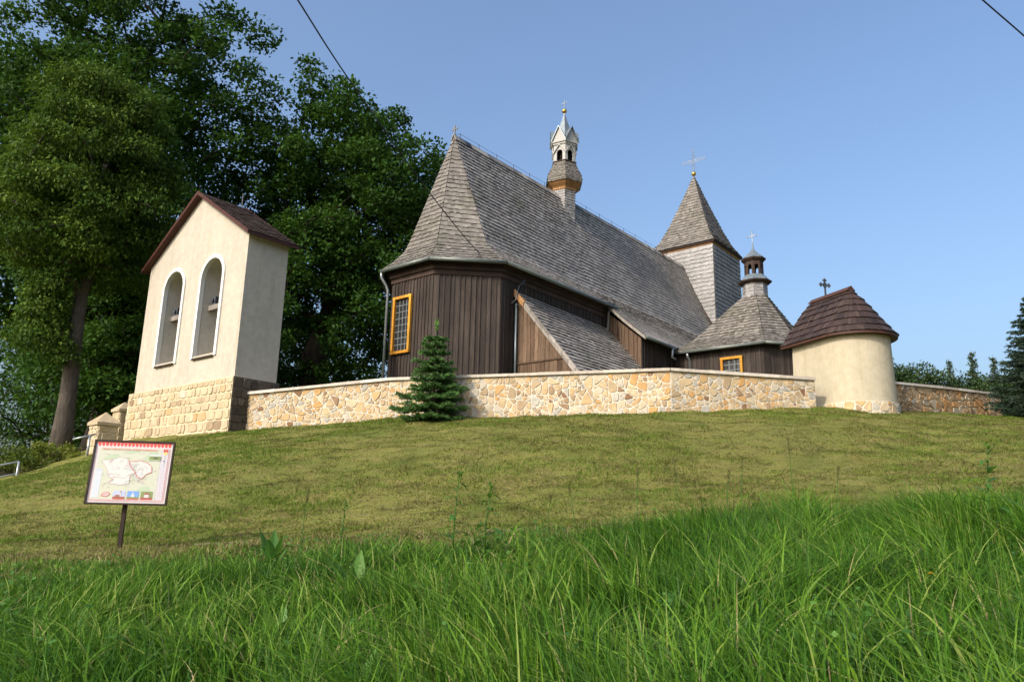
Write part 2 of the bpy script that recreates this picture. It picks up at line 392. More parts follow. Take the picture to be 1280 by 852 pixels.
# ------------------------------------------------------------------ shingled surfaces
def shingles(mb, P, n, width, out, thick=.03, samples=1, tone0=.5, amp=.32, mi=0, backing=True, jit=.25, lift=0.0, flare=0.0):
    """P(s,t) surface, s along the courses, t up the slope; n courses of split shingles laid with a real step"""
    out = Vector(out)
    def nrm(s, t):
        e = 1e-3; s0 = min(max(s, 0), 1 - e); t0 = min(max(t, 0), 1 - e)
        a = Vector(P(s0 + e, t0)) - Vector(P(s0, t0)); b = Vector(P(s0, t0 + e)) - Vector(P(s0, t0))
        k = a.cross(b)
        if k.length < 1e-12: return out.normalized()
        k.normalize()
        return k if k.dot(out) >= 0 else -k
    for i in range(n):
        t0, t1 = i / n, min(1.0, (i + 1.12) / n)
        pts = [Vector(P(k / 4, t0)) for k in range(5)]
        Ln = sum((pts[k + 1] - pts[k]).length for k in range(4))
        k = max(1, int(round(Ln / width)))
        if k < samples: k = samples
        cuts = [0.0] + sorted((j + random.uniform(-.25, .25)) / k for j in range(1, k)) + [1.0]
        ctone = random.uniform(-.07, .07)
        for j in range(k):
            s0, s1 = cuts[j], cuts[j + 1]
            sm = (s0 + s1) / 2; N = nrm(sm, (t0 + t1) / 2)
            dj = random.uniform(0, jit) / n if i else 0
            a, b = Vector(P(s0, max(0, t0 - dj))), Vector(P(s1, max(0, t0 - dj)))
            c, d = Vector(P(s1, t1)), Vector(P(s0, t1))
            h = thick * random.uniform(.75, 1.25) * (1 if not flare else .35 + .65 * min(1, t0 / flare)) + lift
            tn = min(1, max(.06, tone0 + ctone + random.gauss(0, amp * .5)))
            a2, b2, c2, d2 = a + N * h, b + N * h, c + N * (.006 + lift), d + N * (.006 + lift)
            mb.quad(a2, b2, c2, d2, tone=tn, mi=mi)
            mb.quad(a - N * .01, b - N * .01, b2, a2, tone=0, mi=mi)  # dark end grain; the shadow line under each course is put into its tone
            mb.quad(a, a2, d2, d, tone=.03, mi=mi); mb.quad(b2, b, c, c2, tone=.03, mi=mi)
        if backing:
            for j in range(samples):
                mb.quad(P(j / samples, t0), P((j + 1) / samples, t0), P((j + 1) / samples, min(1, (i + 1) / n)), P(j / samples, min(1, (i + 1) / n)), tone=.0, mi=mi)

def polyline_sampler(pts):
    """arc-length sampler t -> point of a polyline"""
    pts = [Vector(p) for p in pts]; d = [0]
    for a, b in zip(pts, pts[1:]): d.append(d[-1] + (b - a).length)
    def f(t):
        x = t * d[-1]
        for i in range(len(pts) - 1):
            if x <= d[i + 1] or i == len(pts) - 2:
                k = (x - d[i]) / max(1e-9, d[i + 1] - d[i]); return pts[i].lerp(pts[i + 1], k)
    return f
def ruled(L, R):
    fl, fr = polyline_sampler(L), polyline_sampler(R)
    return lambda s, t: fl(t).lerp(fr(t), s)

def board_wall(mb, P0, P1, z0, ztop, out, width=.2, thick=.03, batten=True, tone0=.5, mi=0, skip=None):
    """vertical boards from P0 to P1 (x,y); ztop is a number or a function of the distance; out is the outside direction"""
    P0, P1, out = Vector((P0[0], P0[1], 0)), Vector((P1[0], P1[1], 0)), Vector((out[0], out[1], 0)).normalized()
    L = (P1 - P0).length; d = (P1 - P0) / L
    zt = ztop if callable(ztop) else (lambda s: ztop)
    n = max(1, int(round(L / width))); cuts = [0] + [L * (j + random.uniform(-.13, .13)) / n for j in range(1, n)] + [L]
    def prism(s0, s1, o0, o1, tn):
        if zt(s0) <= z0 + .01 and zt(s1) <= z0 + .01: return
        b = []
        for z in (0, 1):
            for s, o in ((s0, o0), (s1, o0), (s1, o1), (s0, o1)):
                p = P0 + d * s + out * o; p.z = z0 if z == 0 else max(z0 + .01, zt(s)); b.append(p)
        mb.hexa(b, tn, mi)
    prism(0, L, -.06, 0, .1)
    for j in range(n):
        h = thick * random.uniform(.5, 1.0)
        prism(cuts[j] + .006, cuts[j + 1] - .006, .002, h, min(1, max(0, tone0 + random.gauss(0, .24))))
        if batten and j:
            prism(cuts[j] - .028, cuts[j] + .028, .004, thick + .022, min(1, max(0, tone0 - .05 + random.gauss(0, .18))))

# ------------------------------------------------------------------ fieldstone masonry
def clip(poly, nx, ny, c):
    out = []
    for i in range(len(poly)):
        p, q = poly[i], poly[(i + 1) % len(poly)]
        dp, dq = nx * p[0] + ny * p[1] - c, nx * q[0] + ny * q[1] - c
        if dp <= 0: out.append(p)
        if (dp < 0 < dq) or (dq < 0 < dp):
            k = dp / (dp - dq); out.append((p[0] + (q[0] - p[0]) * k, p[1] + (q[1] - p[1]) * k))
    return out
def split_cells(W, H, size, gap):
    """irregular rubble: a rectangle split again and again along skewed lines, so joints meet in T's"""
    stack = [[(x, 0), (min(W, x + size * 5), 0), (min(W, x + size * 5), H), (x, H)] for x in np.arange(0, W - .05, size * 5)]; out = []
    def area(p): return abs(sum(p[i - 1][0] * p[i][1] - p[i][0] * p[i - 1][1] for i in range(len(p)))) / 2
    while stack:
        p = stack.pop(); A_ = area(p); lim = size * size * random.choice((.35, .6, .9, 1.1, 1.5, 2.1))
        if A_ < lim or A_ < .006: out.append(p); continue
        cx = sum(q[0] for q in p) / len(p); cy = sum(q[1] for q in p) / len(p)
        sxx = sum((q[0] - cx) ** 2 for q in p); syy = sum((q[1] - cy) ** 2 for q in p); sxy = sum((q[0] - cx) * (q[1] - cy) for q in p)
        th = .5 * atan2(2 * sxy, sxx - syy) + random.gauss(0, .38); nx, ny = cos(th), sin(th)
        pr = [nx * q[0] + ny * q[1] for q in p]; lo, hi = min(pr), max(pr); c = lo + (hi - lo) * random.uniform(.36, .64)
        a, b = clip(p, nx, ny, c), clip(p, -nx, -ny, -c)
        if len(a) > 2 and len(b) > 2: stack += [a, b]
        else: out.append(p)
    for p in out:
        q = p
        for i in range(len(p)):
            (x0, y0), (x1, y1) = p[i], p[(i + 1) % len(p)]; L = sqrt((x1 - x0) ** 2 + (y1 - y0) ** 2)
            if L < 1e-4: continue
            nx, ny = (y1 - y0) / L, -(x1 - x0) / L; q = clip(q, nx, ny, nx * x0 + ny * y0 - gap * random.uniform(.3, .6))
            if len(q) < 3: break
        if len(q) < 3: continue
        r = [q[0]]
        for v in q[1:]:
            if (v[0] - r[-1][0]) ** 2 + (v[1] - r[-1][1]) ** 2 > 4e-4: r.append(v)
        if len(r) > 2 and area(r) > .0025: yield (sum(v[0] for v in r) / len(r), 0), r
def masonry(mb, P, W, H, size, gap=.03, relief=.03, rows=False, aspect=1.25, tone=None, mi_stone=0, mi_mortar=1, nseg=None):
    """P(s, z, h): point of the wall face at s along, z up, h out of the face"""
    seeds = []; polys = None
    if rows:
        polys = []
        z = 0
        while z < H - size * .3:
            h = size * random.uniform(.75, 1.2); x = -random.uniform(0, size)
            while x < W + size:
                w = size * aspect * random.uniform(.6, 1.6); g2 = gap / 2; jj = lambda: random.uniform(-.2, .2) * size * .6
                x0, x1, y0, y1 = max(g2, x + g2), min(W - g2, x + w - g2), z + g2, min(H - g2, z + h - g2)
                if x1 - x0 > .06 and y1 - y0 > .05:
                    e = .02 * size; polys.append(((x0 + x1) / 2, [(x0 + abs(jj()) * .5, y0 + abs(jj()) * .5), ((x0 + x1) / 2 + jj(), y0 - e), (x1 - abs(jj()) * .5, y0 + abs(jj()) * .5), (x1 + e * (x1 < W - .03), (y0 + y1) / 2 + jj()), (x1 - abs(jj()) * .5, y1 - abs(jj()) * .5), ((x0 + x1) / 2 + jj(), y1 + e), (x0 + abs(jj()) * .5, y1 - abs(jj()) * .5), (x0 - e * (x0 > .03), (y0 + y1) / 2 + jj())]))
                x += w
            z += h
    else:
        pass
    for (x, y), poly in ([((q, 0), pl) for q, pl in polys] if polys is not None else split_cells(W, H, size, gap)):
        if x < 0 or x > W: continue
        ax = sum(p[0] for p in poly) / len(poly); ay = sum(p[1] for p in poly) / len(poly)
        # rounded corners: chamfer every vertex
        ch = []
        for k in range(len(poly)):
            p, q, r = poly[k - 1], poly[k], poly[(k + 1) % len(poly)]
            c = random.uniform(.10, .24)
            ch.append((q[0] + (p[0] - q[0]) * c, q[1] + (p[1] - q[1]) * c)); ch.append((q[0] + (r[0] - q[0]) * c, q[1] + (r[1] - q[1]) * c))
        tn = tone() if tone else random.uniform(.05, 1) ** .9
        hh = relief * random.uniform(.55, 1.15); tx, ty = random.uniform(-.05, .05), random.uniform(-.05, .05)
        rings = [(1.0, -.004), (.975, hh * .6), (.91, hh)]
        loops = []
        for sc, h in rings:
            loops.append([P(ax + (a - ax) * sc, ay + (b - ay) * sc, h + (a - ax) * tx + (b - ay) * ty if h > 0 else h) for a, b in ch])
        m = len(ch)
        for A, B in zip(loops, loops[1:]):
            for k in range(m): mb.quad(A[k], A[(k + 1) % m], B[(k + 1) % m], B[k], tone=tn, mi=mi_stone)
        mb.quad(*loops[-1], tone=tn, mi=mi_stone)
    ns = nseg or max(2, int(W / .5))
    for k in range(ns):
        a, b = W * k / ns, W * (k + 1) / ns
        mb.quad(P(a, 0, 0), P(b, 0, 0), P(b, H, 0), P(a, H, 0), tone=.5, mi=mi_mortar)

# ------------------------------------------------------------------ the wooden church
def build_church():
    O = Vector((-3.943, 25.998, 0)); A = radians(39.5)
    UU = Vector((sin(A), cos(A), 0)); VV = Vector((cos(A), -sin(A), 0)); ZZ = Vector((0, 0, 1))
    def W(u, v, z): return O + UU * u + VV * v + ZZ * z
    def W2(u, v): p = W(u, v, 0); return (p.x, p.y)
    root = thing('wooden_church', W(11, 0, 5.2), 'old wooden church with dark plank walls, steep shingled roof, ridge turret and square tower', 'church')
    # --- walls
    ze, zr = 10.333, 16.386
    b = MB(); wv, ev, u0 = 2.77, 1.08, .44; u1 = u0 + wv - ev
    zt = 10.28
    board_wall(b, W2(u0, -ev), W2(u0, ev), 5.0, zt, -UU, .17, tone0=.42)
    board_wall(b, W2(u0, ev), W2(u1, wv), 5.0, zt, (VV - UU), .18, tone0=.7)
    board_wall(b, W2(u1, -wv), W2(u0, -ev), 5.0, zt, -(VV + UU), .24)
    b.build('apse_wall', M['board'], root)
    b = MB()
    board_wall(b, W2(u1, wv), W2(9.2, wv), 5.0, 10.6, VV, .22, tone0=.35)
    board_wall(b, W2(9.2, -wv), W2(u1, -wv), 5.0, 10.6, -VV, .3, batten=False)
    b.build('chancel_wall', M['board'], root)
    b = MB()
    board_wall(b, W2(9.2, 2.72), W2(9.2, 4.45), 5.0, lambda s: 10.22 - s * .82, -UU, .2, tone0=.6)
    b.build('nave_gable_wall', M['board_brown'], root); b = MB()
    board_wall(b, W2(9.2, -4.45), W2(9.2, -2.72), 5.0, lambda s: 8.85 + s * .82, -UU, .2)
    b.build('nave_gable_wall', M['board_brown'], root)
    b = MB()
    board_wall(b, W2(9.2, 4.45), W2(22.2, 4.45), 5.0, 8.95, VV, .22, tone0=.4)
    board_wall(b, W2(22.2, -4.45), W2(9.2, -4.45), 5.0, 8.95, -VV, .3, batten=False)
    board_wall(b, W2(22.2, 4.45), W2(22.2, -4.45), 5.0, lambda s: 8.9 + 7.3 * (1 - abs(s - 4.45) / 4.45) ** 1.35, UU, .3, batten=False)
    b.build('nave_wall', M['board'], root)
    b = MB()   # corner posts and cornices of the chancel
    c5 = [(u0, -ev), (u0, ev), (u1, wv)]
    def cornice(p, q, out, z0, z1, pr):
        p, q = W(*p, 0), W(*q, 0); d = (q - p).normalized(); out = out.normalized()
        b.box(p - d * pr * .42 + ZZ * z0, (q - p) + d * pr * .84, out * pr, ZZ * (z1 - z0), random.random())
    for p, q, out in (((u0, -ev), (u0, ev), -UU), ((u0, ev), (u1, wv), VV - UU), ((u1, wv), (9.1, wv), VV * 1.0), ((u1, -wv), (u0, -ev), -VV - UU)):
        cornice(p, q, out, 9.86, 10.04, .075); cornice(p, q, out, 10.043, 10.2, .15); cornice(p, q, out, 10.203, 10.3, .26)
    b.build('cornice', M['trim_dark'], root)
    # --- roofs
    prof = [(3.206, 10.333), (2.63, 10.74), (2.12, 11.24), (1.83, 11.9), (0, zr)]
    fr = [(v / 3.206, (z - ze) / (zr - ze)) for v, z in prof]
    def facet(Ea, Eb, Ra, Rb):
        def edge(E, R): return [W(R[0] + (E[0] - R[0]) * h, R[1] + (E[1] - R[1]) * h, ze + (zr - ze) * k) for h, k in fr]
        return ruled(edge(Ea, Ra), edge(Eb, Rb))
    ap = (2.275, 0); e0, e1, e2 = (0, -1.264), (0, 1.264), (1.942, 3.206)
    b = MB()
    shingles(b, facet(e0, e1, ap, ap), 32, .14, -UU + ZZ * .4, .042, tone0=.5)
    shingles(b, facet(e1, e2, ap, ap), 32, .14, -UU + VV + ZZ * .4, .042, tone0=.55)
    shingles(b, facet((1.942, -3.206), e0, ap, ap), 31, .17, -UU - VV + ZZ * .4, .035)
    b.build('apse_roof', M['shingle_apse'], root)
    b = MB()
    shingles(b, facet(e2, (8.96, 3.206), ap, (8.96, 0)), 36, .14, VV + ZZ, .045, tone0=.55, jit=.07, flare=.32)
    shingles(b, facet((8.96, -3.206), (1.942, -3.206), (8.96, 0), ap), 36, .5, -VV + ZZ, .034)
    b.build('chancel_roof', M['shingle'], root)
    npf = [(4.806, 8.80), (3.95, 9.53), (3.206, 10.22), (2.62, 10.74), (2.12, 11.24), (1.83, 11.9), (0, zr)]
    b = MB(); un = 8.94
    shingles(b, ruled([W(un, v, z) for v, z in npf], [W(22.31, v, z) for v, z in npf]), 44, .14, VV + ZZ, .045, tone0=.55, jit=.07, flare=.32)
    shingles(b, ruled([W(22.31, -v, z) for v, z in npf], [W(un, -v, z) for v, z in npf]), 45, .6, -VV + ZZ, .034)
    b.build('nave_roof', M['shingle'], root)
    for sg in (1, -1):   # barge boards of the nave's east end
        b = MB()
        for (va, za), (vb, zb) in zip(npf[:3], npf[1:4]):
            p, q = W(un - .02, sg * va, za - .17), W(un - .02, sg * vb, zb - .17)
            b.box(p, q - p, UU * .04, ZZ * .15, random.random())
        b.build('barge_board', M['verge'], root)
    # ridge capping
    b = MB()
    for k in range(60):
        u = 2.2 + k * (20.4 / 60); l = 20.4 / 60 * .98
        for sg in (1, -1):
            b.box(W(u, 0, zr + .05), UU * l, VV * sg * .13 - ZZ * .25, ZZ * .03 + VV * sg * .01, random.random())
    b.build('ridge_capping', M['shingle'], root)
    # gutters and downpipes
    b = MB()
    for p, q in ((e0, e1), (e1, e2), (e2, (9.3, 3.206)), ((1.942, -3.206), e0)):
        P, Q = W(p[0] - .0, p[1], ze - .035), W(q[0], q[1], ze - .035)
        b.tube([P, Q], .075, 8)
    b.build('gutter', M['gutter'], root, smooth=True)
    b = MB(); b.tube([W(8.95, 4.84, 8.74), W(11.5, 4.84, 8.70)], .07, 8); b.build('gutter', M['gutter'], root, smooth=True)
    def pipe(name, pts, r=.05, m='pipe'):
        b = MB(); b.tube(pts, r, 8); return b.build(name, M[m], root, smooth=True)
    pipe('downpipe', [W(.02, -1.30, 10.30), W(.03, -1.30, 10.08), W(.2, -1.22, 9.82), W(.3, -1.2, 9.6), W(.3, -1.2, 5.2)], .055)
    pipe('downpipe', [W(9.14, 3.16, 10.30), W(9.1, 2.95, 10.1), W(9.1, 2.9, 9.1)], .055)
    pipe('downpipe', [W(11.2, 4.86, 8.70), W(11.2, 4.8, 8.3), W(11.35, 4.9, 8.2)], .055)
    pipe('downpipe', [W(2.93, 2.86, 9.05), W(2.93, 2.86, 5.2)], .045, 'zinc')
    # apse window
    def window(c, wd, ht, ax, out, nx, nz, lead, deep=.06):
        c, ax, out = Vector(c), ax.normalized(), out.normalized()
        b = MB(); f = .10
        for sg in (-1, 1):
            b.cbox(c + ax * sg * (wd / 2 - f / 2) + out * .05, ax * f, out * .13, ZZ * ht, random.random())
            b.cbox(c + ZZ * sg * (ht / 2 - f / 2) + out * .053, ax * (wd + .02), out * .13, ZZ * f, random.random())
        fr_ = b.build('window', M['orange'], root)
        g = MB(); g.cbox(c + out * .005, ax * (wd - f * 2 + .02), out * .01, ZZ * (ht - f * 2 + .02)); g.build('pane', M['glass'], fr_ if False else root).name = 'window_pane'
        l = MB(); wi, hi = wd - 2 * f, ht - 2 * f
        for k in range(1, nx): l.cbox(c + ax * (wi * (k / nx - .5)) + out * .02, ax * lead, out * .02, ZZ * hi)
        for k in range(1, nz): l.cbox(c + ZZ * (hi * (k / nz - .5)) + out * .021, ax * wi, out * .02, ZZ * lead)
        l.build('muntins', M['lead'], root)
        return fr_
    window(W(u0 - .03, -.40, 8.20), .96, 2.16, VV, -UU, 4, 8, .03)
    # --- lean-to sacristy
    b = MB(); sl = 1.173
    ztop = lambda s: 9.42 - s * sl
    board_wall(b, W2(3.06, 2.78), W2(3.06, 4.97), 6.82, lambda s: max(6.83, ztop(s)), -UU, .17, batten=False, tone0=.6)
    board_wall(b, W2(3.06, 2.78), W2(3.06, 5.42), 5.0, lambda s: min(6.80, ztop(s)), -UU, .19, batten=False, tone0=.45)
    b.box(W(3.0, 2.79, 6.79), VV * 2.15, UU * .05, ZZ * .05, .1)
    board_wall(b, W2(3.06, 5.4), W2(9.2, 5.4), 5.0, 6.3, VV, .25, batten=False)
    b.build('lean_to_wall', M['board_brown'], root)
    b = MB()
    shingles(b, ruled([W(2.88, 5.78, 6.02), W(2.88, 2.80, 9.53)], [W(9.18, 5.78, 5.95), W(9.18, 2.80, 9.42)]), 22, .16, VV + ZZ, .05, tone0=.62, jit=.07)
    b.build('lean_to_roof', M['shingle'], root)
    b = MB()
    for k in range(9):
        t0, t1 = .16 + k * .84 / 9, .16 + (k + .97) * .84 / 9
        p, q = W(2.84, 2.80, 9.50).lerp(W(2.84, 5.80, 5.98), t0), W(2.84, 2.80, 9.50).lerp(W(2.84, 5.80, 5.98), t1)
        b.box(p, q - p, UU * .09, VV * .06 + ZZ * .07, random.random()); b.box(p - ZZ * .14, q - p, UU * .035, ZZ * .135, random.random())
    b.build('verge_board', M['verge'], root)
    b = MB(); p, q = W(2.84, 2.78, 9.52), W(2.84, 2.80, 9.50).lerp(W(2.84, 5.80, 5.98), .15)
    b.box(p, q - p, UU * .09, VV * .06 + ZZ * .075, .8); b.box(p - ZZ * .14, q - p, UU * .035, ZZ * .135, .5)
    o = b.build('verge_board', M['raw_wood'], root); o['label'] = 'fresh orange verge tip of the lean-to roof'
    b = MB()
    b.tube([W(2.7, 2.82, 9.02), W(2.72, 3.0, 9.12), W(2.92, 3.0, 9.72), W(3.15, 3.02, 9.9)], .022, 6); b.tube([W(3.15, 3.02, 9.9), W(3.2, 2.8, 9.5)], .018, 6)
    b.ball(W(3.16, 3.02, 9.95), .05, 8)
    b.build('cable_bracket', M['iron'], root)
    # --- ridge turret
    tc = (W(9.93, -.03, 0).x, W(9.93, -.03, 0).y); an = -radians(119)
    def hexpt(r, k, c=tc, a=an, n=6): t = a + 2 * pi * (k - .5) / n; return Vector((c[0] + r * cos(t), c[1] + r * sin(t), 0))
    def prism_shingles(b, prof, rows, width, n=6, c=tc, a=an, thick=.03, tone0=.5):
        for k in range(n):
            L = [hexpt(r, k, c, a, n) + ZZ * z for r, z in prof]; R = [hexpt(r, k + 1, c, a, n) + ZZ * z for r, z in prof]
            t = a + 2 * pi * k / n
            shingles(b, ruled(L, R), rows, width, Vector((cos(t), sin(t), .15)), thick, tone0=tone0)
    tr = MB()
    prism_shingles(tr, [(.575, 13.0), (.575, 16.72)], 28, .11, thick=.026, tone0=.6)
    turret = tr.build('ridge_turret', M['shingle_new'], root)
    tb = MB(); prism_shingles(tb, [(.92, 17.05), (.95, 17.22), (.9, 17.45), (.74, 17.75), (.64, 17.98), (.60, 18.14)], 13, .12, tone0=.5)
    tb.build('bulb_roof', M['shingle_apse'], turret)
    tb = MB(); tb.lathe(tc, [(.58, 16.68), (.66, 16.82), (.8, 16.93), (.91, 17.04)], 6, an - pi / 6, .4)
    tb.lathe(tc, [(.585, 16.66), (.64, 16.70), (.64, 16.75)], 6, an - pi / 6, .8)
    tb.build('bulb_soffit', M['raw_wood'], turret)
    def arcade(b, n, r, c, a, z0, z1, ow, spring, mi=0, th=.06):
        for k in range(n):
            A_, B_ = hexpt(r, k, c, a, n), hexpt(r, k + 1, c, a, n); d = (B_ - A_); Lr = d.length; d.normalize(); ou = Vector((d.y, -d.x, 0))
            if ou.dot(A_ - Vector((c[0], c[1], 0))) < 0: ou = -ou
            m = Lr / 2
            def Q(x, z, dp=0): return A_ + d * x - ou * dp + ZZ * z
            for dp in (0, th):
                b.quad(Q(0, z0, dp), Q(m - ow / 2, z0, dp), Q(m - ow / 2, z1, dp), Q(0, z1, dp), mi=mi); b.quad(Q(m + ow / 2, z0, dp), Q(Lr, z0, dp), Q(Lr, z1, dp), Q(m + ow / 2, z1, dp), mi=mi)
                b.quad(Q(m - ow / 2, z0, dp), Q(m + ow / 2, z0, dp), Q(m + ow / 2, z0 + .05, dp), Q(m - ow / 2, z0 + .05, dp), mi=mi)
            N = 8
            for i in range(N):
                t0, t1 = pi * i / N, pi * (i + 1) / N
                x0, x1 = m - cos(t0) * ow / 2, m - cos(t1) * ow / 2; a0, a1 = spring + sin(t0) * ow / 2, spring + sin(t1) * ow / 2
                for dp in (0, th): b.quad(Q(x0, a0, dp), Q(x1, a1, dp), Q(x1, z1, dp), Q(x0, z1, dp), mi=mi)
                b.quad(Q(x0, a0, 0), Q(x0, a0, th), Q(x1, a1, th), Q(x1, a1, 0), mi=mi)
            for x in (m - ow / 2, m + ow / 2): b.quad(Q(x, z0, 0), Q(x, z0, th), Q(x, spring, th), Q(x, spring, 0), mi=mi)
    lt = MB(); arcade(lt, 6, .60, tc, an, 18.12, 19.04, .30, 18.60)
    for k in range(6):   # pointed hood strips over each opening
        A_, B_ = hexpt(.625, k), hexpt(.625, k + 1); m = (A_ + B_) / 2; r_ = (B_ - A_).normalized(); ou = Vector((m.x - tc[0], m.y - tc[1], 0)).normalized()
        for P in (A_, B_):
            p, q = P + ZZ * 18.56, m + ZZ * 18.98; lt.box(p, q - p, ou * .05, ZZ * .06, .3)
    lantern = lt.build('lantern', M['white'], turret)
    cn = MB(); cn.lathe(tc, [(.60, 18.98), (.66, 19.03), (.66, 19.09), (.72, 19.12), (.72, 19.2), (.60, 19.24)], 6, an - pi / 6); cn.build('lantern_cornice', M['white'], turret)
    ft = MB(); ft.lathe(tc, [(.62, 18.08), (.66, 18.12), (.66, 18.17), (.6, 18.18)], 6, an - pi / 6); ft.build('lantern_sill', M['trim_dark'], turret)
    core = MB(); core.lathe(tc, [(.34, 18.05), (.34, 18.95)], 6, an); core.build('lantern_core', M['black'], turret)
    gb = MB(); zs = MB()
    for k in range(6):
        A_, B_ = hexpt(.70, k), hexpt(.70, k + 1); m = (A_ + B_) / 2; ou = Vector((m.x - tc[0], m.y - tc[1], 0)).normalized()
        ctr = Vector((tc[0], tc[1], 0)); ap_ = m + ZZ * 19.86
        gb.quad(A_ + ZZ * 19.2, B_ + ZZ * 19.2, ap_, tone=.5); inn = ctr + ZZ * 19.9
        for P in (A_, B_):
            e_ = P + (P - m) * .12 + ou * .08
            zs.quad(e_ + ZZ * 19.12, ap_ + ou * .08 + ZZ * .05, inn + ZZ * .05, tone=.5)
            zs.quad(e_ + ZZ * 19.12, e_ + ZZ * 19.19, ap_ + ou * .08 + ZZ * .12, ap_ + ou * .08 + ZZ * .05)
    gb.build('lantern_gables', M['white'], turret)
    zs.lathe(tc, [(.50, 19.5), (.40, 19.75), (.045, 20.86), (.03, 20.95)], 6, an - pi / 6)
    zs.build('spire', M['zinc'], turret)
    def cross(name, base, ax, h, span, th, m, parent, trefoil=False):
        b = MB(); base = Vector(base); n = ax.cross(ZZ)
        b.cbox(base + ZZ * h / 2, ax * th, n * th, ZZ * h); b.cbox(base + ZZ * h * .66, ax * span, n * th * .9, ZZ * th)
        if trefoil:
            for e in (ax * span / 2, -ax * span / 2, ZZ * h * .34):
                ce = base + ZZ * h * .66 + e
                for k in range(3):
                    dd = (e.normalized(), (e.normalized().cross(n)), -(e.normalized().cross(n)))[k]
                    b.ball(ce + dd * th * 1.0, th * .95, 8)
            for k in range(16):
                t0, t1 = 2 * pi * k / 16, 2 * pi * (k + 1) / 16; ce = base + ZZ * h * .66
                b.tube([ce + (ax * cos(t0) + ZZ * sin(t0)) * span * .2, ce + (ax * cos(t1) + ZZ * sin(t1)) * span * .2], th * .3, 5)
        return b.build(name, M[m], parent)
    bl = MB(); bl.ball(Vector((tc[0], tc[1], 21.06)), .125, 14); bl.build('gilded_ball', M['gold'], turret, smooth=True)
    cross('cross', (tc[0], tc[1], 21.16), VV, .5, .36, .028, 'steel', turret)
    # --- west tower
    wt, ut = 1.95, 22.30; tz0, tz1 = 9.0, 17.45
    b = MB(); cs = [(ut, -wt), (ut, wt), (ut + 2 * wt, wt), (ut + 2 * wt, -wt)]
    for k, out in enumerate((-UU, VV, UU, -VV)):
        p, q = cs[k], cs[(k + 1) % 4]; z0 = 11.2 if k == 0 else tz0
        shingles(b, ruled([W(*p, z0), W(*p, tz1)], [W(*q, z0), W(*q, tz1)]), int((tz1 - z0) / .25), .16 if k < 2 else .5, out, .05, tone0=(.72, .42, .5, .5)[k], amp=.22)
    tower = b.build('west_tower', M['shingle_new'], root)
    b = MB()
    for k, out in enumerate((-UU, VV, UU, -VV)):
        p, q = W(*cs[k], 17.45), W(*cs[(k + 1) % 4], 17.45); b.box(p + out * .012, q - p, out * .03, ZZ * .27, random.random())
    b.build('frieze', M['raw_wood'], tower)
    b = MB(); r_ = wt + .15; tcu = ut + wt
    pf = [(1, 17.66), (.8, 18.3), (.6, 19.3), (.3, 21.1), (0.0, 23.06)]
    ce = [(-r_, -r_), (-r_, r_), (r_, r_), (r_, -r_)]
    for k, out in enumerate((-UU, VV, UU, -VV)):
        p, q = ce[k], ce[(k + 1) % 4]
        shingles(b, ruled([W(tcu + p[0] * h, p[1] * h, z) for h, z in pf], [W(tcu + q[0] * h, q[1] * h, z) for h, z in pf]), 26, .16 if k < 2 else .5, out + ZZ * .4, .05, tone0=.48)
    b.build('tower_roof', M['shingle_apse'], tower)
    b = MB(); b.quad(*[W(tcu + p[0] * .985, p[1] * .985, 17.655) for p in ce], tone=.5)
    for k in range(4):
        p, q = W(tcu + ce[k][0], ce[k][1], 17.55), W(tcu + ce[(k + 1) % 4][0], ce[(k + 1) % 4][1], 17.55); inn = ((W(tcu, 0, 17.55) - (p + q) / 2)).normalized()
        b.box(p + inn * .03, q - p, inn * .04, ZZ * .13, random.random())
    b.build('eave_boards', M['trim_dark'], tower)
    b = MB(); b.ball(W(tcu, 0, 23.2), .15, 14); b.build('gilded_ball', M['gold'], tower, smooth=True)
    b = MB(); c0 = W(tcu, 0, 24.1); r = .018
    def rod(x0, z0, x1, z1, rr=r): b.tube([c0 + VV * x0 + ZZ * z0, c0 + VV * x1 + ZZ * z1], rr, 6)
    for sgn in (1, -1):
        rod(sgn * .06, -.78, sgn * .06, .75); rod(-.76, sgn * .06, .76, sgn * .06); rod(sgn * .76, -.06, sgn * .82, 0); rod(sgn * .76, .06, sgn * .82, 0)
    rod(-.06, .75, 0, .82); rod(.06, .75, 0, .82)
    for k in range(8):
        t = pi / 8 + k * pi / 4; rod(.1 * cos(t), .1 * sin(t), .34 * cos(t), .34 * sin(t), .012)
    b.build('open_cross', M['steel'], tower)
    # --- apse ridge cross and lightning wire
    cross('ridge_cross', W(2.275, 0, zr - .05), VV, .55, .36, .04, 'verge', root)
    b = MB(); pts = [W(2.3, 0, zr + .1)] + [W(2.6 + k * 1.15, 0, zr + .24 + (.0 if k % 2 else .0)) for k in range(6)]
    b.tube(pts, .008, 4)
    b.tube([W(10.6 + k * 1.2, 0, zr + .24) for k in range(10)], .008, 4)
    for k in range(6): b.tube([W(2.6 + k * 1.15, 0, zr), W(2.6 + k * 1.15, 0, zr + .27)], .012, 4)
    for k in range(10): b.tube([W(10.6 + k * 1.2, 0, zr), W(10.6 + k * 1.2, 0, zr + .27)], .012, 4)
    b.build('lightning_wire', M['iron'], root)
    # --- side chapel with lantern
    sz = 8.58; ring = 11.15; cu, cv = 13.82, 7.58
    ev_ = [(11.7, 4.55), (11.7, 8.70), (13.05, 9.75), (15.0, 9.75), (16.2, 8.7), (16.2, 4.55)]
    rg = [(cu - .42, cv - .3), (cu - .42, cv + .2), (cu - .2, cv + .45), (cu + .2, cv + .45), (cu + .42, cv + .2), (cu + .42, cv - .3)]
    hp = [(1, 0), (.72, .2), (.45, .5), (0, 1)]
    outs = (-UU, VV - UU, VV, VV + UU, UU, -VV)
    b = MB()
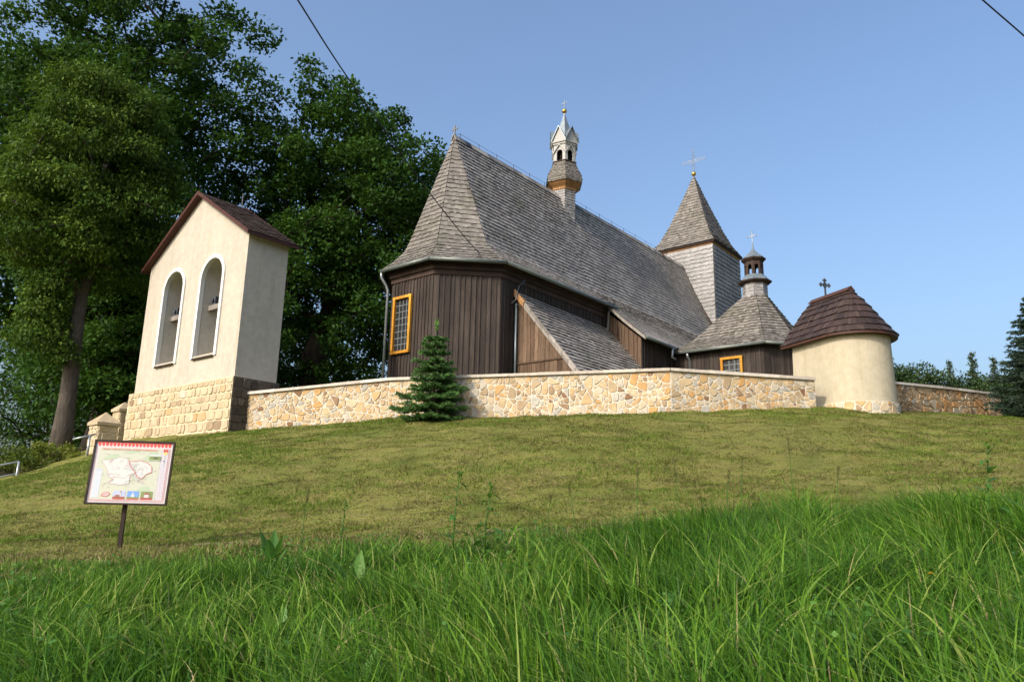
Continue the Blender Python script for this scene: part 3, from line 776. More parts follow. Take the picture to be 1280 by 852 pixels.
    for k in range(6):
        p, q, pr, qr = ev_[k], ev_[(k + 1) % 6], rg[k], rg[(k + 1) % 6]
        def ed(P, R): return [W(R[0] + (P[0] - R[0]) * h, R[1] + (P[1] - R[1]) * h, sz + (ring - sz) * z) for h, z in hp]
        shingles(b, ruled(ed(p, pr), ed(q, qr)), 19, .15, outs[k] + ZZ, .048, tone0=.5, amp=.4)
    side = b.build('side_chapel_roof', M['shingle_apse'], root)
    b = MB(); wl = [(12.05, 4.3), (12.05, 8.5), (13.2, 9.4), (14.85, 9.4), (15.85, 8.5), (15.85, 4.3)]
    for k in range(5): board_wall(b, W2(*wl[k]), W2(*wl[k + 1]), 5.0, 8.62, outs[k], .2, tone0=.4)
    b.build('side_chapel_wall', M['board'], root)
    b = MB()
    for k in range(3): b.tube([W(*ev_[k], sz - .03), W(*ev_[k + 1], sz - .03)], .065, 8)
    b.build('gutter', M['gutter'], root, smooth=True)
    pipe('downpipe', [W(11.74, 5.25, 8.5), W(11.78, 5.25, 8.36), W(11.96, 5.25, 8.25), W(11.96, 5.25, 5.2)], .055)
    window(W(12.02, 7.13, 7.62), .95, 1.1, VV, -UU, 3, 4, .035)
    lc = (W(cu, cv, 0).x, W(cu, cv, 0).y); la = radians(-90)
    b = MB(); prism_shingles(b, [(.53, 11.0), (.51, 11.8)], 5, .13, 8, lc, la, .02, .7)
    drum = b.build('chapel_lantern', M['shingle_new'], root)
    b = MB(); b.lathe(lc, [(.52, 11.66), (.72, 11.74), (.74, 11.79)], 8, la - pi / 8); b.build('skirt_soffit', M['trim_dark'], drum)
    b = MB(); b.lathe(lc, [(.745, 11.795), (.58, 11.95), (.44, 12.1)], 8, la - pi / 8); b.build('skirt_roof', M['zinc'], drum)
    b = MB(); arcade(b, 8, .41, lc, la, 12.06, 12.76, .17, 12.48, th=.05); b.build('arcade', M['trim_dark'], drum)
    b = MB(); b.lathe(lc, [(.41, 12.70), (.52, 12.8), (.54, 12.86)], 8, la - pi / 8); b.build('cap_soffit', M['trim_dark'], drum)
    b = MB(); b.lathe(lc, [(.545, 12.865), (.36, 13.04), (.17, 13.2), (.05, 13.36), (.018, 13.7)], 8, la - pi / 8); b.build('cap_roof', M['zinc'], drum)
    cross('cross', (lc[0], lc[1], 13.62), VV, .56, .34, .026, 'steel', drum, True)
build_church()
# ------------------------------------------------------------------ the bell wall
def build_bell():
    R = Vector((-8.395, 22.5, 0)); a = radians(129)
    X = Vector((-sin(a), -cos(a), 0)); D = Vector((sin(radians(39)), cos(radians(39)), 0)); Z = Vector((0, 0, 1))
    def P(x, z, d=0): return R + X * x + D * d + Z * z
    root = thing('bell_wall', P(3.2, 3.7, .7), 'tall cream bell wall with two arched openings on a stone base', 'bell tower')
    zb, wd, dp = 5.45, 6.42, 1.47; cx = wd / 2; ze, za = 10.12, 12.15
    ztop = lambda x: ze + (za - ze) * (1 - abs(x - cx) / cx)
    holes = [(1.96, .66), (4.46, .66)]; zs, spring = 6.36, 8.98
    b = MB()
    cols = []
    xs = [0, holes[0][0] - .66, holes[0][0] + .66, cx, holes[1][0] - .66, holes[1][0] + .66, wd]
    for i in range(len(xs) - 1):
        x0, x1 = xs[i], xs[i + 1]; hole = next((h for h in holes if abs(h[0] - h[1] - x0) < .01), None)
        for d in (0, dp):
            if hole is None: b.quad(P(x0, zb, d), P(x1, zb, d), P(x1, ztop(x1), d), P(x0, ztop(x0), d))
            else:
                b.quad(P(x0, zb, d), P(x1, zb, d), P(x1, zs, d), P(x0, zs, d))
                N = 20
                for k in range(N):
                    t0, t1 = pi * k / N, pi * (k + 1) / N; h, r = hole
                    u0, u1 = h - r * cos(t0), h - r * cos(t1); w0, w1 = spring + r * sin(t0), spring + r * sin(t1)
                    b.quad(P(u0, w0, d), P(u1, w1, d), P(u1, ztop(u1), d), P(u0, ztop(u0), d))
    for x in (0, wd): b.quad(P(x, zb, 0), P(x, zb, dp), P(x, ze, dp), P(x, ze, 0))
    b.quad(P(0, zb, 0), P(wd, zb, 0), P(wd, zb, dp), P(0, zb, dp))
    for x0, x1 in ((0, cx), (cx, wd)): b.quad(P(x0, ztop(x0), 0), P(x1, ztop(x1), 0), P(x1, ztop(x1), dp), P(x0, ztop(x0), dp))
    b.build('plaster_wall', M['plaster'], root)
    for h, r in holes:
        b = MB(); N = 20; e = .0
        for x in (h - r, h + r): b.quad(P(x, zs, e), P(x, zs, dp), P(x, spring, dp), P(x, spring, e))
        for k in range(N):
            t0, t1 = pi * k / N, pi * (k + 1) / N
            b.quad(P(h - r * cos(t0), spring + r * sin(t0), e), P(h - r * cos(t0), spring + r * sin(t0), dp), P(h - r * cos(t1), spring + r * sin(t1), dp), P(h - r * cos(t1), spring + r * sin(t1), e))
        b.build('opening_reveal', M['jamb'], root)
        b = MB(); ro, ri = r + .115, r - .015; pr = -.045
        L = [(h - ro, zs - .1), (h - ro, spring)] + [(h - ro * cos(pi * k / N), spring + ro * sin(pi * k / N)) for k in range(1, N)] + [(h + ro, spring), (h + ro, zs - .1)]
        I = [(h - ri, zs - .1), (h - ri, spring)] + [(h - ri * cos(pi * k / N), spring + ri * sin(pi * k / N)) for k in range(1, N)] + [(h + ri, spring), (h + ri, zs - .1)]
        for k in range(len(L) - 1):
            b.quad(P(*L[k], pr), P(*L[k + 1], pr), P(*I[k + 1], pr), P(*I[k], pr))
            b.quad(P(*L[k], pr), P(*L[k + 1], pr), P(*L[k + 1], .02), P(*L[k], .02)); b.quad(P(*I[k], pr), P(*I[k + 1], pr), P(*I[k + 1], .1), P(*I[k], .1))
        for Q in ((L[0], I[0]), (L[-1], I[-1])): b.quad(P(*Q[0], pr), P(*Q[1], pr), P(*Q[1], .02), P(*Q[0], .02))
        b.build('arch_surround', M['white_trim'], root)
        b = MB(); c = [P(h - ri, zs - .12, -.02), P(h + ri, zs - .12, -.02), P(h + ri, zs - .12, dp), P(h - ri, zs - .12, dp), P(h - ri, zs - .03, -.02), P(h + ri, zs - .03, -.02), P(h + ri, zs + .22, dp), P(h - ri, zs + .22, dp)]
        b.hexa(c); b.build('sloping_sill', M['plaster'], root)
        b = MB(); b.box(P(h - ri + .02, zs - .13, -.03), X * (2 * ri - .04), -D * .05, Z * .045); b.build('sill_edge', M['trim_dark'], root)
        b = MB(); b.box(P(h - r, 7.98, .30), X * 2 * r, D * .2, Z * .17, .4); b.build('bell_beam', M['verge'], root)
        b = MB(); b.box(P(h + r - .42, 8.15, .32), X * .26, D * .16, Z * .28, .4)
        b.tube([P(h + r - .29, 8.3, .30), P(h + r - .29, 8.3, .26)], .07, 10); b.build('bell_bracket', M['iron'], root)
    # stone base
    b = MB(); H = 5.45 - 3.3
    ref = .06
    def tn(): return min(1, max(0, random.gauss(.5, .24)))
    masonry(b, lambda s, z, h: P(-.07 + s, 3.3 + z, -.07 - h), 6.72, H, .27, .030, .03, True, 1.2, tn)
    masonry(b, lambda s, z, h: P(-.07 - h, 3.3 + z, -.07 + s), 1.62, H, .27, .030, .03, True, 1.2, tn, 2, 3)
    masonry(b, lambda s, z, h: P(6.65 + h, 3.3 + z, 1.55 - s), 1.62, H, .27, .030, .03, True, 1.2, tn)
    b.quad(P(-.07, 5.449, -.07), P(6.65, 5.449, -.07), P(6.65, 5.449, 1.55), P(-.07, 5.449, 1.55), tone=.5, mi=1)
    b.quad(P(-.07, 3.3, 1.55), P(6.65, 3.3, 1.55), P(6.65, 5.449, 1.55), P(-.07, 5.449, 1.55), tone=.5, mi=1)
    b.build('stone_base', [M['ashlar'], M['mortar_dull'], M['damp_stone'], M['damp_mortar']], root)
    # gabled roof
    b = MB(); ov = .27; k = (za - ze) / cx
    f0, f1 = -.2, dp + .2
    for sg in (1, -1):
        xe = cx - sg * (cx + ov); z_e = ze - k * ov + .1
        shingles(b, ruled([P(xe, z_e, f0), P(cx, za + .1, f0)], [P(xe, z_e, f1), P(cx, za + .1, f1)]), 15, .2, X * -sg + Z, .035, tone0=.5)
    b.build('roof', M['shingle_tile'], root)
    b = MB()
    for sg in (1, -1):
        xe = cx - sg * (cx + ov); z_e = ze - k * ov
        for f in (f0 - .03, f1):
            b.hexa([P(xe, z_e - .0, f), P(cx, za - .0, f), P(cx, za - .0, f + .03), P(xe, z_e - .0, f + .03), P(xe, z_e + .12, f), P(cx, za + .14, f), P(cx, za + .14, f + .03), P(xe, z_e + .12, f + .03)], random.random())
        b.box(P(xe, z_e - .0, f0), D * (f1 - f0), X * .03 * sg, Z * .1, .5)
        b.quad(P(xe, z_e, f0), P(cx, za, f0), P(cx, za, f1), P(xe, z_e, f1))
    b.build('red_verge', M['brick_red'], root)
    b = MB(); b.tube([P(2.9, 12.1, 1.3), P(2.9, 12.65, 1.3)], .018, 6); b.tube([P(2.78, 12.5, 1.3), P(3.02, 12.5, 1.3)], .015, 6)
    b.build('roof_cross', M['iron'], root)
build_bell()
# ------------------------------------------------------------------ fieldstone churchyard walls
def path_sampler(pts):
    pts = [Vector(p) for p in pts]; d = [0]
    for a, b in zip(pts, pts[1:]): d.append(d[-1] + (Vector((b.x, b.y, 0)) - Vector((a.x, a.y, 0))).length)
    def f(s):
        for i in range(len(pts) - 1):
            if s <= d[i + 1] or i == len(pts) - 2:
                k = (s - d[i]) / (d[i + 1] - d[i]); p = pts[i].lerp(pts[i + 1], k); t = pts[i + 1] - pts[i]; t.z = 0; t.normalize(); return p, t
    return f, d[-1], d
def stone_wall(name, pts, H, label, size, mats, group, tonefn=None, relief=.02):
    """pts carry x, y and the height of the wall's top; the face looks to the right-hand side of the walk"""
    f, L, d = path_sampler(pts); th = .42
    def P(s, z, h):
        p, t = f(min(max(s, 0), L)); n = Vector((t.y, -t.x, 0))
        return p + n * h + Vector((0, 0, z - H))
    base = Vector(pts[len(pts) // 2]); base.z -= H
    root = thing(name, base, label, 'stone wall', group)
    b = MB()
    for i in range(len(pts) - 1):   # each straight stretch is laid on its own so no stone bends round a corner
        s0, W_ = d[i], d[i + 1] - d[i]
        masonry(b, lambda s, z, h: P(min(s0 + s, s0 + W_ - 1e-4) if W_ - s > 1e-3 else s0 + W_ - 1e-4, z, h), W_, H, size, .026, relief, tone=tonefn, nseg=2)
    N = 2 * (len(pts) - 1)
    for i in range(len(pts) - 1):
        a, c = d[i] + 1e-4, d[i + 1] - 1e-4
        b.quad(P(a, 0, -th), P(c, 0, -th), P(c, H, -th), P(a, H, -th), mi=1); b.quad(P(a, H, 0), P(c, H, 0), P(c, H, -th), P(a, H, -th), mi=1)
    b.quad(P(0, 0, 0), P(0, 0, -th), P(0, H, -th), P(0, H, 0), mi=1); b.quad(P(L, 0, 0), P(L, 0, -th), P(L, H, -th), P(L, H, 0), mi=1)
    b.build('masonry', mats, root)
    b = MB()
    for i in range(len(pts) - 1):
        n = max(1, int((d[i + 1] - d[i]) / .9))
        for k in range(n):
            a = d[i] + (d[i + 1] - d[i]) * k / n + 2e-3; c = d[i] + (d[i + 1] - d[i]) * (k + 1) / n - 4e-3
            h = .085 + random.uniform(-.006, .006)
            q = [P(a, H + .003, .075), P(c, H + .003, .075), P(c, H + .003, -th - .06), P(a, H + .003, -th - .06), P(a, H + h, .07), P(c, H + h, .07), P(c, H + h + .02, -th - .06), P(a, H + h + .02, -th - .06)]
            b.hexa(q, random.random())
    b.build('coping', M['cap'], root)
stone_wall('stone_wall', [(-8.05, 22.86, 4.95), (-3.6, 21.95, 5.32), (4.3, 20.0, 5.41), (8.45, 20.62, 5.35)], 1.75,
           'long pale fieldstone wall with white joints running from the bell wall to the cream shrine', .215, [M['stone'], M['mortar']], None)
stone_wall('stone_wall', [(11.4, 22.95, 5.76), (14.5, 25.0, 5.98), (17.9, 27.2, 6.16)], 1.6,
           'brown shaded fieldstone wall behind the cream shrine, running to the big spruce', .24, [M['stone_dull'], M['mortar_dull']], None, relief=.042)

def gate_pillar(c, ang, w, z0, z1, zc, label):
    a = radians(ang); X = Vector((sin(a), cos(a), 0)); Y = Vector((-X.y, X.x, 0)); c = Vector((c[0], c[1], 0)); Z = Vector((0, 0, 1))
    root = thing('gate_pillar', (c.x, c.y, z0), label, 'gate pillar', 'stone gate pillars')
    b = MB(); cs = [(-1, -1), (1, -1), (1, 1), (-1, 1)]
    for k in range(4):
        p = c + X * cs[k][0] * w / 2 + Y * cs[k][1] * w / 2; q = c + X * cs[(k + 1) % 4][0] * w / 2 + Y * cs[(k + 1) % 4][1] * w / 2
        t = (q - p).normalized(); n = Vector((t.y, -t.x, 0))
        masonry(b, lambda s, z, h: p + t * s + n * h + Z * (z0 + z), w, z1 - z0, .27, .03, .03, True, 1.3, lambda: random.uniform(.2, .8), nseg=1)
    b.build('shaft', [M['ashlar'], M['mortar_dull']], root)
    b = MB(); e = w / 2 + .07
    q = [c + X * x * e + Y * y * e + Z * (z1 + .002) for x, y in cs]; q2 = [p + Z * .09 for p in q]
    b.hexa(q + q2, .3); ap = c + Z * zc
    for k in range(4): b.quad(q2[k] + Z * .001, q2[(k + 1) % 4] + Z * .001, ap, tone=random.random())
    b.build('pyramid_cap', M['ashlar'], root)
gate_pillar((-12.92, 24.0), 39, .60, 2.7, 4.02, 4.47, 'free-standing stone gate pillar with pyramid cap beside the handrail')
gate_pillar((-13.98, 27.15), 39, .50, 3.0, 4.86, 5.24, 'taller narrow stone gate pillar tucked against the left end of the bell wall')

# cream shrine in the wall
def build_shrine():
    C = Vector((9.9, 21.2, 0)); a = radians(-19.5); Wd = Vector((sin(a), cos(a), 0)); S = Vector((cos(a), -sin(a), 0)); Z = Vector((0, 0, 1))
    R, Lb = .96, 1.45; z0, zw, zr = 3.7, 6.72, 8.22
    root = thing('wayside_shrine', C + Z * 4.4, 'small cream round-ended shrine with brown shingled roof built into the stone wall', 'shrine')
    def outline(r, ext, N=28):
        """from the back left corner round the front to the back right corner; S points right"""
        pts = [C - S * r + Wd * ext * (1 - k / 3) for k in range(3)]
        pts += [C + (-S * cos(pi * k / N) - Wd * sin(pi * k / N)) * r for k in range(N + 1)]
        pts += [C + S * r + Wd * ext * (k + 1) / 3 for k in range(3)]
        return pts
    b = MB(); o = outline(R, Lb); bat = outline(R + .05, Lb + .02)
    for k in range(len(o) - 1):
        for i in range(4):
            za, zb_ = z0 + (zw - z0) * i / 4, z0 + (zw - z0) * (i + 1) / 4
            pa = [bat[j].lerp(o[j], i / 4) + Z * za for j in (k, k + 1)]; pb = [bat[j].lerp(o[j], (i + 1) / 4) + Z * zb_ for j in (k, k + 1)]
            b.quad(pa[0], pa[1], pb[1], pb[0])
    b.quad(o[0] + Z * z0, o[-1] + Z * z0, o[-1] + Z * zw, o[0] + Z * zw)
    ob = b.build('plaster_wall', M['plaster_b'], root, smooth=False)
    b = MB(); g = outline(R + .075, Lb); d = [0]
    for p, q in zip(g, g[1:]): d.append(d[-1] + (q - p).length)
    def on(s):
        for i in range(len(g) - 1):
            if s <= d[i + 1] or i == len(g) - 2:
                k = (s - d[i]) / (d[i + 1] - d[i]); p = g[i].lerp(g[i + 1], k); t = (g[i + 1] - g[i]).normalized(); return p, Vector((t.y, -t.x, 0)) * -1
    sgn = 1 if on(d[-1] / 2)[1].dot(-Wd) > 0 else -1
    masonry(b, lambda s, z, h: on(min(max(s, 0), d[-1]))[0] + on(min(max(s, 0), d[-1]))[1] * sgn * h + Z * (z0 + z), d[-1], 1.06, .26, .035, .02, nseg=40)
    gi = outline(R - .05, Lb)
    for k in range(len(g) - 1): b.quad(g[k] + Z * (z0 + 1.06), g[k + 1] + Z * (z0 + 1.06), gi[k + 1] + Z * (z0 + 1.06), gi[k] + Z * (z0 + 1.06), mi=1)
    b.build('stone_plinth', [M['stone'], M['mortar']], root)
    # roof: hipped cone in front, ridge running back
    Re = R + .2; ze = zw - .03
    fr = [(1, 0), (.80, .20), (.58, .45), (.3, .75), (0, 1)]
    e = outline(Re, Lb + .28, 28); ridge = [C + Wd * .0] * len(e)
    ridge = [C + Wd * min(1.55, max(0, (p - C).dot(Wd))) for p in e]
    b = MB()
    lns = [[ridge[k].lerp(e[k], h) + Z * (ze + (zr - ze) * v) for h, v in fr] for k in range(len(e))]
    sm = [polyline_sampler(l) for l in lns]
    cum = [0]
    for p, q in zip(e, e[1:]): cum.append(cum[-1] + (q - p).length)
    def RP(s, t):
        x = s * cum[-1]
        for i in range(len(e) - 1):
            if x <= cum[i + 1] or i == len(e) - 2:
                k = (x - cum[i]) / (cum[i + 1] - cum[i]); return sm[i](t).lerp(sm[i + 1](t), k)
    class OutV(Vector): pass
    # laid in sectors so each sector knows which way is out
    ns = 12
    for q in range(ns):
        s0, s1 = q / ns, (q + 1) / ns
        pm = RP((s0 + s1) / 2, .3); c_ = C + Wd * max(0, (pm - C).dot(Wd)); c_.z = pm.z
        shingles(b, (lambda s, t, s0=s0, s1=s1: RP(s0 + (s1 - s0) * s, t)), 7, .13, (pm - c_).normalized() + Z * .6, .04, samples=3, tone0=.5, amp=.4, jit=.06)
    b.build('roof', M['shingle_brown'], root)
    b = MB()
    for k in range(len(e) - 1):
        p, q = e[k] + Z * ze, e[k + 1] + Z * ze; pi_, qi = o[k] + Z * (zw - .04), o[k + 1] + Z * (zw - .04)
        b.quad(p - Z * .02, q - Z * .02, qi, pi_); b.quad(p - Z * .06, q - Z * .06, q + Z * .02, p + Z * .02); b.quad(p - Z * .06, q - Z * .06, qi - Z * .04, pi_ - Z * .04)
    b.build('eave_soffit', M['brown_red'], root)
    b = MB()
    for sg in (1, -1): b.box(C - Wd * .08 + Z * (zr + .05), Wd * 1.65, S * sg * .15 - Z * .13, Z * .03, random.random())
    b.quad(C - Wd * .09 + Z * (zr + .09), C - Wd * .09 + S * .15 + Z * (zr - .07), C - Wd * .09 - S * .15 + Z * (zr - .07))
    b.build('ridge_board', M['brown_red'], root)
    b = MB(); cb = C + Wd * .95 + Z * zr; th = .04; ax = S
    b.cbox(cb + Z * .27, ax * th, Wd * th, Z * .56); b.cbox(cb + Z * .40, ax * .30, Wd * th * .9, Z * th)
    for e_ in (ax * .15, -ax * .15, Z * .15):
        ce = cb + Z * .40 + e_; n = e_.normalized(); m = n.cross(Wd)
        for dd in (n * .04, m * .045, -m * .045): b.ball(ce + dd, .032, 8)
    for k in range(4):
        t = pi / 4 + k * pi / 2; b.ball(cb + Z * .40 + (ax * cos(t) + Z * sin(t)) * .06, .03, 6)
    b.build('iron_cross', M['iron'], root)
build_shrine()
# ------------------------------------------------------------------ trees
def grow_skeleton(trunk, attractors, bow=.12, rtip=.035, power=.46, steps=4, tail=1.0):
    """trunk: list of (point, radius); every attractor is joined to the nearest grown node by a bowed limb"""
    nodes = [Vector(p) for p, _ in trunk]; par = [-1] + list(range(len(trunk) - 1)); nt_ = len(trunk)
    top = nodes[-1]; axis_lo = nodes[max(0, nt_ - 4)]
    at = sorted([Vector(a) for a in attractors], key=lambda a: min((a - n).length for n in nodes))
    tips = []
    for a in at:
        arr = np.array([(n.x, n.y, n.z) for n in nodes]); d = arr - np.array(a)
        dist = np.sqrt((d ** 2).sum(1)) + np.maximum(0, d[:, 2]) * .9
        dist[:max(1, int(nt_ * .45))] += 50
        j = int(np.argmin(dist)); s = nodes[j]; L = (a - s).length; prev = j
        k = max(2, min(steps, int(L / .5)))
        wob = Vector(RNG.normal(0, 1, 3)) * L * .07
        for i in range(1, k + 1):
            t = i / k; p = s.lerp(a, t) + (Vector((0, 0, 1)) * bow * L + wob) * (t * (1 - t) * 2)
            nodes.append(p); par.append(prev); prev = len(nodes) - 1
        tips.append(prev)
    cnt = [0] * len(nodes)
    for t in tips:
        while t >= 0: cnt[t] += 1; t = par[t]
    rad = [0] * len(nodes)
    for i in range(len(nodes)): rad[i] = rtip * max(1, cnt[i]) ** power
    for i in range(nt_): rad[i] = trunk[i][1]
    for i in range(nt_, len(nodes)): rad[i] = min(rad[i], rad[par[i]] * .92)
    return nodes, par, rad, nt_
def skeleton_mesh(name, sk, mat, parent, sides=7):
    nodes, par, rad, nt_ = sk; b = MB()
    b.tube(nodes[:nt_], rad[:nt_], 14)
    for i in range(nt_, len(nodes)):
        p = nodes[par[i]]; r0 = rad[par[i]] if par[i] >= nt_ else min(rad[par[i]], rad[i] * 1.3)
        b.tube([p, nodes[i]], [r0, rad[i]], sides if rad[i] > .08 else 5, cap=False)
    return b.build(name, mat, parent, smooth=True)
def rand_unit(n): v = RNG.normal(size=(n, 3)); return v / np.linalg.norm(v, axis=1)[:, None]
def leaf_quads(c, d, up, L, Wd):
    """diamond leaves: centre c, long direction d, broad side from d x up"""
    s = np.cross(d, up); s /= np.maximum(np.linalg.norm(s, axis=1), 1e-6)[:, None]
    L = L[:, None]; Wd = Wd[:, None]
    v = np.stack([c - d * L * .5, c + s * Wd * .5 - d * L * .05, c + d * L * .5, c - s * Wd * .5 - d * L * .05], 1)
    return v.reshape(-1, 3)
def crown_mesh(name, clumps, mat, parent, per=220, size=(.15, .26), flat=.62, droop=0.0, seedtone=.5, aspect=.62, upb=.6, tonevar=.16):
    """clumps: (x, y, z, r); many single leaves scattered through every clump, denser near its outside"""
    C = np.array(clumps); vs = []; ts = []
    for x, y, z, r in C:
        n = max(12, int(per * (r / C[:, 3].mean()) ** 2))
        u = rand_unit(n); rr = r * RNG.uniform(.25, 1, n) ** .55
        lump = 1 + .28 * np.sin(u[:, 0] * 5 + x) * np.sin(u[:, 1] * 5 + y) + .15 * np.sin(u[:, 2] * 9 + z)
        p = u * (rr * lump)[:, None]; p[:, 2] *= flat; p += [x, y, z]
        d = rand_unit(n) + u * .8; d[:, 2] -= droop; d /= np.linalg.norm(d, axis=1)[:, None]
        up = rand_unit(n) * (1 - upb) + np.array([0, 0, 1]) * upb + u * .3
        L = RNG.uniform(size[0], size[1], n); vs.append(leaf_quads(p, d, up, L, L * aspect))
        ts.append(np.clip(seedtone + RNG.normal(0, tonevar, n) + RNG.normal(0, .12), 0, 1))
    v = np.concatenate(vs); t = np.concatenate(ts); f = np.arange(len(v)).reshape(-1, 4)
    return np_mesh(name, v, f, t, mat, parent)
def ellipsoid_attractors(n, c, r, gap, shell=.0, keep=None, low=-1.0):
    out = []; tries = 0
    while len(out) < n and tries < n * 60:
        tries += 1; u = RNG.normal(size=3); u /= np.linalg.norm(u)
        if u[2] < low: continue
        k = (shell + (1 - shell) * RNG.uniform() ** .45)
        k *= 1 + .14 * sin(u[0] * 4 + c[0]) * sin(u[2] * 4.3 + c[1]) + .1 * sin(u[1] * 7 + u[2] * 5 + c[2])
        p = np.array(c) + u * np.array(r) * k
        if keep and not keep(p): continue
        if all(np.linalg.norm(p - q) > gap for q in out): out.append(p)
    return out

def broad_tree(name, base, trunk_h, tr, crown_c, crown_r, label, group, n=150, gap=1.15, clump=(1.0, 1.7), per=230, mats=('oak', 'bark_dark'), lean=(0, 0), size=(.18, .32), extra=None, cat='tree', low=-1.0, **kw):
    base = Vector(base); root = thing(name, base, label, cat, group)
    top = Vector((crown_c[0], crown_c[1], crown_c[2] + crown_r[2] * .45)); tr_pts = []
    fork = Vector((base.x + lean[0], base.y + lean[1], base.z + trunk_h))
    for k in range(7):
        t = k / 6; p = base.lerp(fork, t); r = tr * (1.45 - .45 * min(1, t * 4)) if t < .25 else tr * (1.0 - .3 * (t - .25))
        tr_pts.append((p + Vector((sin(t * 5) * tr * .15, cos(t * 4) * tr * .12, -.3 if k == 0 else 0)), r))
    for k in range(1, 5):
        t = k / 4; p = fork.lerp(top, t); tr_pts.append((p + Vector((sin(k * 2.1) * .35, cos(k * 1.7) * .35, 0)), tr * (.72 - .6 * t)))
    att = ellipsoid_attractors(n, crown_c, crown_r, gap, low=low)
    if extra: att += extra
    sk = grow_skeleton(tr_pts, att)
    skeleton_mesh('trunk', sk, M[mats[1]], root)
    cl = [(a[0], a[1], a[2], RNG.uniform(*clump)) for a in att]
    crown_mesh('crown', cl, M[mats[0]], root, per, size, **kw)
    return root

TREES = 'big trees behind the churchyard'
broad_tree('oak_tree', (-11.2, 42.5, 4.6), 5.5, .95, (-10.2, 42.5, 17.3), (7.3, 6.0, 9.9), 'large dark oak with thick trunk between the bell wall and the church apse', TREES, n=300, gap=1.05, clump=(.75, 1.5), per=330)
broad_tree('oak_tree', (-19.8, 37.0, 4.0), 7.0, .85, (-21.6, 38.5, 22.0), (6.9, 6.3, 12.5), 'tallest oak, its crown rising out of the top of the photo behind the rounded tree', TREES, n=290, gap=1.1, clump=(.75, 1.5), per=310, extra=[np.array((RNG.uniform(-24, -14.5), RNG.uniform(33, 37), RNG.uniform(7.5, 14))) for _ in range(55)] + [np.array((RNG.uniform(-20.5, -14.5), RNG.uniform(32, 34.5), RNG.uniform(5.5, 12))) for _ in range(30)])
broad_tree('oak_tree', (-31.5, 40.0, 2.5), 6.0, .8, (-31.0, 40.0, 18.5), (7.5, 6.0, 11.5), 'dark oak cut off by the left edge behind the metal handrail', TREES, n=240, gap=1.15, clump=(.85, 1.6), per=300)
broad_tree('oak_tree', (-20.5, 52.0, 3.0), 3.0, .6, (-21.0, 52.0, 12.5), (8.5, 5.0, 6.5), 'low spreading tree in the dark gap behind the pale trunk', TREES, n=200, gap=1.2, clump=(1.1, 1.9), per=240)
broad_tree('oak_tree', (-33.0, 56.0, 1.0), 2.0, .5, (-33.0, 56.0, 9.5), (9.0, 5.0, 7.5), 'shaded low tree far behind the left edge below the oaks', TREES, n=170, gap=1.3, clump=(1.2, 2.0), per=230)
# the rounded tree with the pale trunk
LX, LY = -16.3, 27.6
lz = gz(LX, LY)
ex = [np.array((LX - .45 + RNG.uniform(-.8, .45), LY - .7 + RNG.uniform(-.3, .3), lz + z)) for z in (3.6, 4.0, 4.4, 4.8, 5.2, 5.6, 6.0, 6.3, 6.7, 7.1, 7.5)]
ex += [np.array((LX - .9 + RNG.uniform(-.3, .3), LY - .8 + RNG.uniform(-.3, .3), lz + z)) for z in (4.1, 4.7, 5.3, 5.9)]
def linden_points():
    out = []
    while len(out) < 150:
        z = RNG.uniform(7.0, 15.2); k = (z - 7.0) / 8.2; R = 3.15 * np.sqrt(max(0, 1 - k ** 2.1)) * (.78 + .22 * min(1, k * 4)) * (1 + .1 * sin(z * 2.3))
        a = RNG.uniform(0, 6.28); q = R * RNG.uniform(.15, 1) ** .45; q *= 1 + .12 * sin(3 * a + z)
        p = np.array((LX - .35 + q * cos(a), LY + q * sin(a), lz + z))
        if all(np.linalg.norm((p - o) * (1, 1, 1.25)) > .68 for o in out): out.append(p)
    return out
broad_tree('linden_tree', (LX - .1, LY, lz), 6.2, .30, (LX - .1, LY, 14.6), (2.6, 2.6, 3.4), 'dense rounded tree with a bare pale trunk left of the bell wall', TREES, n=0, clump=(.62, 1.1), per=560, mats=('linden', 'bark'), lean=(-.05, .1), size=(.10, .20), extra=ex + linden_points(), droop=1.0, flat=.5, aspect=.5, upb=.6, tonevar=.2)

